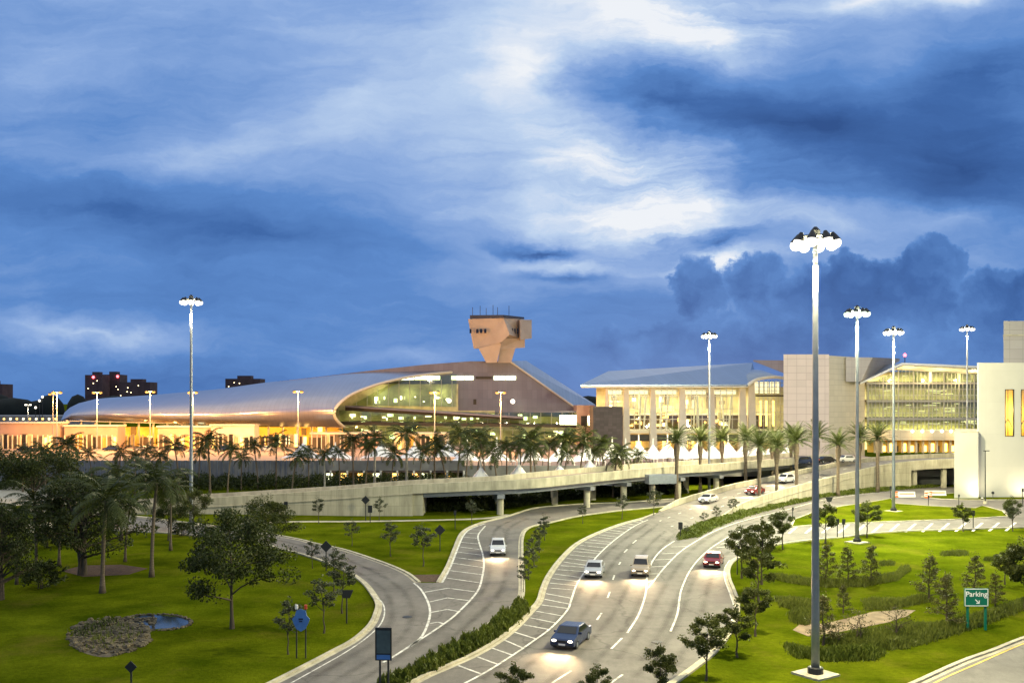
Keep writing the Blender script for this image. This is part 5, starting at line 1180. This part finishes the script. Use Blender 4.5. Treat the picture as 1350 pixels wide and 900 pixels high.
post_sign(1112, 709, 683, 'narrow dark post, right of the pair by the green tinted mast', 'rect', .6)
post_sign(1283, 697, 672, 'narrow dark post right of the small dense oak', 'rect', .6)
post_sign(972, 757, 718, 'dark post at the kerb bend beside the clustered oaks', 'rect', .7)
post_sign(1093, 675, 655, 'dark T shaped sign beside the ramp hedge', 'tee', .9)
post_sign(1045, 683, 668, 'slim dark post at the lawn corner', 'rect', .4)
post_sign(1174, 656, 640, 'dark post at the tip of the grass island', 'rect', .5)
post_sign(1224, 667, 652, 'dark post on the grass island beside the orange barrels', 'rect', .4)
post_sign(1264, 668, 651, 'dark post on the grass island before the white building', 'rect', .4)
post_sign(1348, 664, 643, 'dark post at the far right edge', 'rect', .5)
post_sign(897, 709, 687, 'small sign at the tip of the ramp hedge', 'rect', .8)
# blue sign
loc = G(397, 867); s_ = loc.y/F
t = thing('blue_sign', 'pale blue shield sign on two dark posts on the left lawn', 'sign', tuple(loc))
for dx in (-6, 6): MB().tube([loc+Vector((dx*s_, 0, 0)), loc+Vector((dx*s_, 0, 66*s_))], .05, 6).build('post', 'dark', t)
for dx, mt in ((-6, 'white'), (6, 'red')): MB().box(loc+Vector((dx*s_, 0, 67.5*s_)), (.18, .12, .3)).build('post_cap', mt, t)
c = loc+Vector((0, -.1, 50*s_)); pts = [(-6, 13), (0, 15), (6, 13), (8, 6), (11.5, 2), (10, -3), (6, -11), (0, -14.5), (-6, -11), (-10, -3), (-11.5, 2), (-8, 6)]
m = MB(); n = len(pts); m.add([c+Vector((x*s_, 0, z*s_)) for x, z in pts]+[c+Vector((x*s_, .05, z*s_)) for x, z in pts], [tuple(range(n))[::-1], tuple(range(n, 2*n))]+[(i, (i+1) % n, n+(i+1) % n, n+i) for i in range(n)]); m.build('panel', 'bluesign', t)
m = MB(); m.box(c+Vector((0, -.03, 2*s_)), (6*s_, .02, 2*s_)); m.box(c+Vector((0, -.03, -1*s_)), (4*s_, .02, 1.6*s_)); m.build('marking', 'navy' if 'navy' in M else 'car_navy', t)
# dark panel sign
loc = G(506, 912); s_ = loc.y/F
t = thing('panel_sign', 'tall dark rectangular panel sign on two posts beside the hedge', 'sign', tuple(loc))
for dx in (-5, 6): MB().tube([loc+Vector((dx*s_, 0, 0)), loc+Vector((dx*s_, 0, 84*s_))], .07, 6).build('post', 'dark', t)
c = loc+Vector((0, -.13, 64.5*s_)); m = MB(); m.box(c, (22*s_, .1, 43*s_), -.06); pn = m.build('panel', 'dark', t)
m = MB(); m.box(c+Vector((0, -.07, 3*s_)), (18*s_, .02, 30*s_), -.06); m.build('inset', mat('slate_panel', (.06, .085, .09), .5, var=.2, scale=2), pn)
m = MB(); m.box(c+Vector((0, -.07, -17*s_)), (18*s_, .02, 6*s_), -.06); m.build('blue_band', 'bluesign', pn)
# Parking sign
loc = G(1286, 830); s_ = loc.y/F
t = thing('parking_sign', 'green sign reading Parking with a white arrow on two green posts', 'sign', tuple(loc))
for dx, dy in ((-10.5, 0), (13, 0)): MB().box(loc+Vector((dx*s_, 0, 26*s_)), (.16, .16, 53*s_)).build('post', 'green', t)
c = loc+Vector((0, -.13, 43.5*s_)); m = MB(); m.box(c, (32*s_, .06, 24*s_)); pn = m.build('panel', 'green', t)
m = MB(); w, h, q = 15.4*s_, 11.4*s_, .05
for a_ in ((-w, w, h-q, h), (-w, w, -h, -h+q), (-w, -w+q, -h, h), (w-q, w, -h, h)): m.bx(c.x+a_[0], c.x+a_[1], c.y-.045, c.y-.032, c.z+a_[2], c.z+a_[3])
m.build('border', 'signtext', pn)
cu = bpy.data.curves.new('lettering', 'FONT'); cu.body = 'Parking'; cu.size = 9.6*s_; cu.align_x = 'CENTER'; cu.extrude = .008; cu.offset = .003
tf = bpy.data.objects.new('lettering', cu); COL.objects.link(tf); bpy.context.view_layer.update()
me_ = bpy.data.meshes.new_from_object(tf.evaluated_get(bpy.context.evaluated_depsgraph_get())); bpy.data.objects.remove(tf)
me_.materials.clear(); me_.materials.append(M['signtext']); to = bpy.data.objects.new('lettering', me_); COL.objects.link(to)
to.parent = pn; pl_ = wloc(pn); to.location = c+Vector((0, -.045, 1.3*s_))-pl_; to.rotation_euler = (R(90), 0, 0)
m = MB(); ac = c+Vector((1.0*s_, -.045, -5.2*s_))
def seg2(x0, z0, x1, z1, w):
    a_ = Vector((x0, 0, z0))*s_; b_ = Vector((x1, 0, z1))*s_; d = (b_-a_).normalized(); sd = Vector((-d.z, 0, d.x))*w*s_/2
    m.quad(ac+a_-sd, ac+a_+sd, ac+b_+sd, ac+b_-sd)
seg2(-2.6, 2.6, 2.2, -2.2, 1.2); seg2(2.6, 1.4, 2.6, -2.8, 1.2); m2_ = m; ac = ac+Vector((0, -.003, 0)); seg2(-1.4, -2.4, 3.2, -2.4, 1.2)
m.build('arrow', 'signtext', pn)

# ================================================================ VEHICLES
def make_car(paint, hatch=0, lit=1):
    root = thing('car', 'car', 'car'); L_, W_ = 4.5, 1.8
    prof = [(-2.25, .35), (-2.28, .62), (-2.2, .92), (-1.5, 1.0), (-.95, 1.42), (.55, 1.44), (1.25, .98), (2.1, .82), (2.27, .6), (2.24, .33), (1.2, .26), (-1.2, .26)]
    if hatch: prof = [(-2.25, .35), (-2.28, .7), (-2.2, 1.05), (-1.95, 1.6), (-1.2, 1.72), (.45, 1.7), (1.15, 1.12), (2.1, .95), (2.27, .65), (2.24, .33), (1.2, .28), (-1.2, .28)]
    m = MB(); n = len(prof)
    for y, k in ((-W_/2, .9), (-W_/2+.08, 1), (W_/2-.08, 1), (W_/2, .9)):
        for x, z in prof:
            tum = .2*max(0, (z-.95))/.5
            m.v.append((x*(1 if k == 1 else .985), y*(1-tum*.75), .6+(z-.6)*(1 if k == 1 else .97)))
    for s in range(3):
        for i in range(n): m.f.append((s*n+i, s*n+(i+1) % n, (s+1)*n+(i+1) % n, (s+1)*n+i))
    m.f.append(tuple(range(n))); m.f.append(tuple(range(3*n, 4*n))[::-1])
    m.build('body', paint, root)
    zt, zb_ = (1.38, 1.02) if not hatch else (1.62, 1.15)
    f0, f1 = prof[5], prof[6]; wv = .68
    m = MB(); off = .015
    m.quad((f1[0]-.06+off, -wv-.05, f1[1]+.05), (f1[0]-.06+off, wv+.05, f1[1]+.05), (f0[0]+.08+off, wv-.05, f0[1]-.05+off), (f0[0]+.08+off, -wv+.05, f0[1]-.05+off)); m.build('windscreen', 'carwin', root)
    b0, b1 = prof[3], prof[4]
    m = MB(); m.quad((b0[0]+.06-off, wv, b0[1]+.06), (b0[0]+.06-off, -wv, b0[1]+.06), (b1[0]-.06-off, -wv+.08, b1[1]-.05), (b1[0]-.06-off, wv-.08, b1[1]-.05)); m.build('rear_window', 'carwin', root)
    m = MB(); m.box((2.25, 0, .66), (.06, .72, .14)); m.build('grille', 'black', root)
    m = MB(); m.box((2.27, 0, .44), (.05, .5, .12)); m.build('number_plate', 'white', root)
    m = MB(); m.box((2.2, 0, .34), (.16, 1.6, .12)); m.build('bumper', 'dark', root)
    m = MB(); m.box((-2.29, 0, .6), (.04, .5, .12)); m.build('number_plate', 'white', root)
    for s in (-1, 1):
        m = MB(); ya, yb = s*(W_/2*(1-.15*(zb_-.95)/.5)+.012), s*(W_/2*(1-.15*(zt-.95)/.5)-.0+.012)
        m.quad((b0[0]+.3, ya, zb_), (f1[0]-.25, ya, zb_), (f0[0]-.02, yb, zt-.03), (b1[0]+.05, yb, zt-.03)); m.build('side_window', 'carwin', root)
        for x in (-1.4, 1.4):
            m = MB(); m.tube([(x, s*.68, .32), (x, s*.91, .32)], .32, 14); wh = m.build('wheel', 'black', root)
            m = MB(); m.tube([(x, s*.9, .32), (x, s*.925, .32)], .19, 10); m.build('rim', 'steel', wh)
        m = MB(); m.sphere((2.2, s*.62, .68), .1, 8, 6, (.9, 1.9, .9)); m.build('headlight', 'headl' if lit else 'white', root)
        m = MB(); m.box((-2.24, s*.66, .76), (.1, .36, .15)); m.build('taillight', 'taill' if lit else 'red', root)
        m = MB(); m.box((.85, s*.98, 1.02), (.12, .2, .13)); m.build('mirror', paint, root)
        if lit:
            l = light('SPOT', (2.4, s*.6, .68), 2000, (1, .68, .36), .06, parent=root, spot_size=R(105), spot_blend=1); aim(l, (1, 0, .02))
    return root
cars = {k: make_car('car_'+k, h) for k, h in (('silver', 0), ('white2', 1), ('navy', 0), ('darkred', 0), ('tan', 1))}
CP = [('white2', (657, 718), (656, 742), 'white wagon with headlights on driving down the road beside the hatched gore', 0),
      ('silver', (790, 745), (777, 772), 'silver car with headlights on in the left lane beside hatched shoulder', 0),
      ('tan', (851, 738), (838, 778), 'tan wagon with headlights on in the right lane before the gore', 0),
      ('darkred', (948, 735), (933, 756), 'dark red car with headlights on rounding the right road', 0),
      ('navy', (770, 835), (735, 862), 'navy car with headlights on in the near middle lane', 0)]
for k, p0, p1, lb, z in CP:
    a_, b_ = G(*p0), G(*p1); d = b_-a_; place(cars[k], Vector(((a_.x+b_.x)/2, (a_.y+b_.y)/2, .03)), math.atan2(d.y, d.x), 1, lb, 'cars driving with headlights on')
for k, i, f_, lb in (('silver', 12, .3, 'silver car with headlights on descending the lower ramp'), ('darkred', 17, .6, 'dark red car with headlights on midway up the ramp'), ('white2', 23, .35, 'white wagon with headlights on at the upper ramp')):
    a_ = rl[i].lerp(rr[i], f_); b_ = rl[i-1].lerp(rr[i-1], f_); d = b_-a_
    o = place(cars[k], a_+Vector((0, 0, .04)), math.atan2(d.y, d.x), 1, lb, 'cars driving with headlights on'); 
pk = {k: make_car('car_'+k, h, 0) for k, h in (('blackc', 0), ('navy', 1), ('white2', 0))}
for i, (k, px, lb) in enumerate([('blackc', 1045, 'black car parked at the top of the ramp, leftmost'), ('navy', 1057, 'dark wagon parked beside the leftmost black car on the ramp'), ('blackc', 1091, 'black car parked behind the nearest mast on the upper road'), ('white2', 1117, 'white car parked at the right end of the upper road row')]):
    place(pk[k], Vector((XD(px, 201), 201.5, [4.55, 4.7, 5.0, 5.2][i]+.1)), R([20, 200, 15, 195][i]), 1, lb, 'cars stopped on the upper road')
for i, px in enumerate((34, 146, 190, 236, 300, 352)):
    place(pk[('blackc', 'navy', 'white2')[i % 3]], Vector((XD(px, 287), 287, DK)), R([4, 182, 0, 178, 3, 185][i]), 1, 'car parked at the kerb of the bright plaza before the concourse, %s from the left' % ORD[i], 'cars parked before the concourse')
def barrel(loc, lb, sc=1):
    t = thing('traffic_barrel', lb, 'traffic barrel', tuple(loc), 'orange construction barrels')
    MB().tube([Vector(loc)+Vector((0, 0, z)) for z in (0, .06, .07, .35, .7, 1.0, 1.05)], [.36, .36, .3, .28, .26, .24, .18], 12).build('drum', 'orange', t)
    for z in (.3, .62): MB().tube([Vector(loc)+Vector((0, 0, z)), Vector(loc)+Vector((0, 0, z+.14))], [.295, .285], 12).build('stripe', 'signtext', t)
for px, py, lb in ((1221, 656, 'orange barrel with white stripes beside the white barriers'), (1182, 655, 'orange barrel with white stripes behind the island mast'), (1227, 655, 'orange barrel nearest the grass before the white building')):
    barrel(G(px, py), lb)
def barrier(px, py, lb, w=3.2):
    c = G(px, py); t = thing('road_barrier', lb, 'barrier', tuple(c))
    m = MB(); pr = [(-.35, 0), (.35, 0), (.35, .2), (.14, .5), (.1, 1.05), (-.1, 1.05), (-.14, .5), (-.35, .2)]
    n = 8; m.v = [(c.x-w/2, c.y+y, z) for y, z in pr]+[(c.x+w/2, c.y+y, z) for y, z in pr]; m.f = [tuple(range(8)), tuple(range(8, 16))[::-1]]+[(i, 8+i, 8+(i+1) % 8, (i+1) % 8) for i in range(8)]
    m.build('body', 'white', t); MB().bx(c.x-w/2+.2, c.x+w/2-.2, c.y-.142, c.y-.137, .55, .75).build('reflective_band', 'orange', t)
barrier(1195, 655, 'white plastic road barrier left of the orange barrels'); barrier(1233, 653.5, 'white plastic road barrier right of the orange barrels', 4.0)

# ================================================================ SKY / SUN / CAMERA
w = bpy.data.worlds.new('World'); scene.world = w; w.use_nodes = True; t = w.node_tree; t.nodes.clear(); L = t.links.new
def nd(ty, **k):
    n = t.nodes.new(ty)
    for a_, b_ in k.items(): setattr(n, a_, b_)
    return n
def mth(op, a_, b_=None, c_=None, clamp=False):
    n = nd('ShaderNodeMath', operation=op, use_clamp=clamp)
    for i, v in enumerate((a_, b_, c_)):
        if v is None: continue
        if isinstance(v, (int, float)): n.inputs[i].default_value = v
        else: L(v, n.inputs[i])
    return n.outputs[0]
tc = nd('ShaderNodeTexCoord'); sp = nd('ShaderNodeSeparateXYZ'); L(tc.outputs['Generated'], sp.inputs[0])
ya = mth('MAXIMUM', mth('ABSOLUTE', sp.outputs[1]), .08)
U = mth('MULTIPLY_ADD', mth('DIVIDE', sp.outputs[0], ya), 12.5, 6.75); Vv = mth('MULTIPLY_ADD', mth('DIVIDE', sp.outputs[2], ya), -12.5, 5.3)
cb = nd('ShaderNodeCombineXYZ'); L(U, cb.inputs[0]); L(Vv, cb.inputs[1]); UV = cb.outputs[0]
def noise(vec, scale, detail=5, rough=.55, rot=0, st=(1, 1, 1), dist=0):
    mp = nd('ShaderNodeMapping'); mp.inputs['Rotation'].default_value = (0, 0, R(rot)); mp.inputs['Scale'].default_value = st; L(vec, mp.inputs[0])
    n = nd('ShaderNodeTexNoise'); n.inputs['Scale'].default_value = scale; n.inputs['Detail'].default_value = detail; n.inputs['Roughness'].default_value = rough; n.inputs['Distortion'].default_value = dist
    L(mp.outputs[0], n.inputs['Vector']); return n
def warp(vec, n, amt):
    v = nd('ShaderNodeVectorMath', operation='SUBTRACT'); L(n.outputs['Color'], v.inputs[0]); v.inputs[1].default_value = (.5, .5, .5)
    s = nd('ShaderNodeVectorMath', operation='MULTIPLY'); L(v.outputs[0], s.inputs[0]); s.inputs[1].default_value = amt
    a_ = nd('ShaderNodeVectorMath', operation='ADD'); L(vec, a_.inputs[0]); L(s.outputs[0], a_.inputs[1]); return a_.outputs[0]
W1 = warp(UV, noise(UV, .7, 6, .6, 0, (.6, 1, 1)), (2.6, 1.1, 0))
def blobf(vec, cx, cy, sx, sy, rot=0):
    mp = nd('ShaderNodeMapping', vector_type='TEXTURE'); mp.inputs['Location'].default_value = (cx, cy, 0); mp.inputs['Rotation'].default_value = (0, 0, R(rot)); mp.inputs['Scale'].default_value = (sx, sy, 1); L(vec, mp.inputs[0])
    g_ = nd('ShaderNodeTexGradient', gradient_type='QUADRATIC_SPHERE'); L(mp.outputs[0], g_.inputs[0]); return g_.outputs['Fac']
SKY = [(1.4, 2.75, 5.6, .8, 5, -.24), (3.6, 3.15, 3.2, .45, 4, -.12), (8.8, 1.25, 2.6, .8, 8, -.28), (10.6, 1.6, 3.2, 1.4, 10, -.40), (12.9, 2.2, 3.0, 1.8, 0, -.40), (13.2, .9, 2.0, 1.2, -20, -.22),
       (8.3, .2, 3.4, 1.3, 5, .36), (9.4, .5, 1.8, .7, 10, .26), (11.5, -.05, 2.4, .4, 0, .34), (12.9, -.1, 1.5, .35, 0, .28), (6.9, 1.0, 1.0, .8, 0, .26), (7.2, 2.2, 4.8, 2.6, 8, .26), (6.6, .6, 3.2, 1.5, -10, .16),
       (8.1, 2.2, 3.4, 1.3, 16, .22), (8.4, 2.95, 3.4, .6, 5, .34), (9.2, 2.75, 1.6, .4, 0, .2), (9.3, 3.5, 1.1, .55, 0, .5), (7.6, 3.4, 2.4, .5, 0, .26),
       (7.2, 3.2, 1.5, .2, 5, -.42), (9.3, 3.22, 1.5, .32, -5, -.42), (7.6, 3.58, 1.3, .16, 0, -.25), (10.9, 3.1, 2.2, .6, 4, .2), (12.6, 3.0, 2.6, .5, 3, .26), (11.4, 3.55, 1.5, .5, 0, .15), (13.1, 3.5, 1.8, .5, 0, .14),
       (4.6, 1.5, 4.2, 1.6, -28, .15), (2.4, 2.0, 3.0, .6, -16, .14), (.8, .8, 2.0, .8, -20, .1), (1.2, 4.45, 3.8, .4, 5, .28), (5.2, 4.75, 2.2, .5, 0, .14), (9.0, 5.0, 3.0, .35, 0, .16)]
acc = mth('MULTIPLY_ADD', Vv, -.042, .565)
for cx, cy, sx, sy, ro, am in SKY: acc = mth('MULTIPLY_ADD', blobf(W1, cx, cy, sx, sy, ro), am*1.25, acc)
n1 = noise(W1, .8, 7, .58, -22, (.45, 1.5, 1)); n2 = noise(W1, 1.6, 7, .6, 6, (.35, 2.2, 1)); n3 = noise(UV, .35, 4, .5)
acc = mth('MULTIPLY_ADD', mth('SUBTRACT', n1.outputs['Fac'], .5), .28, acc)
acc = mth('MULTIPLY_ADD', mth('SUBTRACT', n2.outputs['Fac'], .5), .17, acc)
acc = mth('MULTIPLY_ADD', mth('SUBTRACT', n3.outputs['Fac'], .5), .18, acc)
n4 = noise(W1, 1.5, 9, .68, 12, (.28, 2.0, 1), .3); bm = mth('ADD', blobf(W1, 8.6, 2.5, 4.0, 2.2, 10), blobf(W1, 9.0, .3, 3.4, 1.2, 0))
acc = mth('MULTIPLY_ADD', mth('MULTIPLY', mth('SUBTRACT', n4.outputs['Fac'], .52), bm), 1.25, acc)
n5 = noise(W1, 3.2, 8, .7, -18, (.35, 1.6, 1)); acc = mth('MULTIPLY_ADD', mth('SUBTRACT', n5.outputs['Fac'], .5), .14, acc)
# cumulus bank
W2 = warp(warp(UV, noise(UV, 1.6, 3, .5), (.5, .4, 0)), noise(UV, 5, 5, .6), (.36, .32, 0))
cm = None
for q in [(9.2, 3.82, .62, .62), (9.95, 3.8, .8, .75), (11.2, 3.75, .8, .6), (10.8, 4.1, 1.3, .95), (11.6, 4.0, 1.2, .95), (12.3, 3.55, .72, .75), (12.1, 4.05, 1.0, .8), (10.9, 4.85, 4.2, 1.2), (13.3, 4.2, 1.3, 1.0), (8.6, 4.6, 1.3, .6)]:
    b_ = blobf(W2, *q); cm = b_ if cm is None else mth('MAXIMUM', cm, b_)
mr = nd('ShaderNodeMapRange', interpolation_type='SMOOTHSTEP'); mr.inputs[1].default_value = .095; mr.inputs[2].default_value = .165; L(cm, mr.inputs[0])
cn = noise(W2, 1.4, 6, .6); vo = nd('ShaderNodeTexVoronoi', feature='SMOOTH_F1'); vo.inputs['Scale'].default_value = 2.2; L(W2, vo.inputs['Vector'])
ci = mth('MULTIPLY_ADD', mth('SUBTRACT', cn.outputs['Fac'], .5), .6, .22); ci = mth('MULTIPLY_ADD', vo.outputs['Distance'], -.12, mth('ADD', ci, .05))
mxv = nd('ShaderNodeMix', data_type='FLOAT'); fd_ = nd('ShaderNodeMapRange', interpolation_type='SMOOTHSTEP'); fd_.inputs[1].default_value = 3.5; fd_.inputs[2].default_value = 5.0; fd_.inputs[3].default_value = 1; fd_.inputs[4].default_value = .45; L(Vv, fd_.inputs[0])
ci = mth('ADD', ci, mth('MULTIPLY', mth('SUBTRACT', Vv, 3.7), .06)); big = noise(W2, .7, 3, .5); ci = mth('MULTIPLY_ADD', mth('SUBTRACT', big.outputs['Fac'], .5), .5, ci)
rm_ = nd('ShaderNodeMapRange', interpolation_type='SMOOTHSTEP'); rm_.inputs[1].default_value = .13; rm_.inputs[2].default_value = .3; rm_.inputs[3].default_value = .13; rm_.inputs[4].default_value = 0; L(cm, rm_.inputs[0]); ci = mth('ADD', ci, rm_.outputs[0])
L(mth('MULTIPLY', mth('MULTIPLY', mr.outputs[0], .88), fd_.outputs[0]), mxv.inputs[0]); L(acc, mxv.inputs[2]); L(ci, mxv.inputs[3])
cr = nd('ShaderNodeValToRGB'); cr.color_ramp.interpolation = 'B_SPLINE' if False else 'EASE'
el = cr.color_ramp.elements
stops = [(0, (47, 83, 143)), (.2, (65, 107, 172)), (.42, (94, 140, 206)), (.6, (140, 173, 225)), (.8, (190, 212, 242)), (1, (242, 246, 252))]
el[0].position = 0; el[0].color = srgb(*stops[0][1]); el[1].position = 1; el[1].color = srgb(*stops[-1][1])
for ps, c_ in stops[1:-1]: e_ = el.new(ps); e_.color = srgb(*c_)
cr.color_ramp.interpolation = 'LINEAR'
L(mxv.outputs[0], cr.inputs[0])
sky = nd('ShaderNodeTexSky', sky_type='NISHITA'); sky.sun_disc = False; sky.sun_elevation = R(4); sky.sun_rotation = R(10); sky.ozone_density = 3
sc_ = nd('ShaderNodeVectorMath', operation='SCALE'); L(cr.outputs[0], sc_.inputs[0]); sc_.inputs['Scale'].default_value = 9.6
sk2 = nd('ShaderNodeVectorMath', operation='SCALE'); L(sky.outputs[0], sk2.inputs[0]); sk2.inputs['Scale'].default_value = .015
ad = nd('ShaderNodeVectorMath', operation='ADD'); L(sc_.outputs[0], ad.inputs[0]); L(sk2.outputs[0], ad.inputs[1])
bg = nd('ShaderNodeBackground'); bg.inputs['Strength'].default_value = .1; L(ad.outputs[0], bg.inputs[0]); out = nd('ShaderNodeOutputWorld'); L(bg.outputs[0], out.inputs[0])
sun = bpy.data.lights.new('sun', 'SUN'); sun.energy = .12; sun.angle = R(12); sun.color = (1, .9, .78)
so = bpy.data.objects.new('sun', sun); COL.objects.link(so); sd = Vector((math.sin(R(10))*math.cos(R(4)), math.cos(R(10))*math.cos(R(4)), math.sin(R(4)))); aim(so, -sd)

cam = bpy.data.cameras.new('camera'); cam.sensor_width = 36; cam.lens = 36*F/1350; cam.shift_y = (HZ-450)/1350; cam.clip_end = 12000; cam.clip_start = .5
co = bpy.data.objects.new('camera', cam); COL.objects.link(co); co.location = (0, 0, H); co.rotation_euler = (R(90), 0, 0); scene.camera = co
vs = scene.view_settings; vs.view_transform = 'Standard'; vs.look = 'None'; vs.exposure = 0; vs.gamma = 1; vs.use_curve_mapping = False
scene.render.engine = 'CYCLES'; cy = scene.cycles; cy.use_denoising = True; cy.max_bounces = 6; cy.diffuse_bounces = 2; cy.glossy_bounces = 3; cy.transparent_max_bounces = 12; cy.sample_clamp_indirect = 4; cy.caustics_reflective = False; cy.caustics_refractive = False
for o in [o for o in bpy.data.objects if 'H' in o.keys()]: del o['H']
# unplaced prototypes are removed
for o in list(bpy.data.objects):
    if o.get('label') in ('tree', 'palm', 'car', 'tent') and o.parent is None:
        for c in list(o.children_recursive): bpy.data.objects.remove(c)
        bpy.data.objects.remove(o)
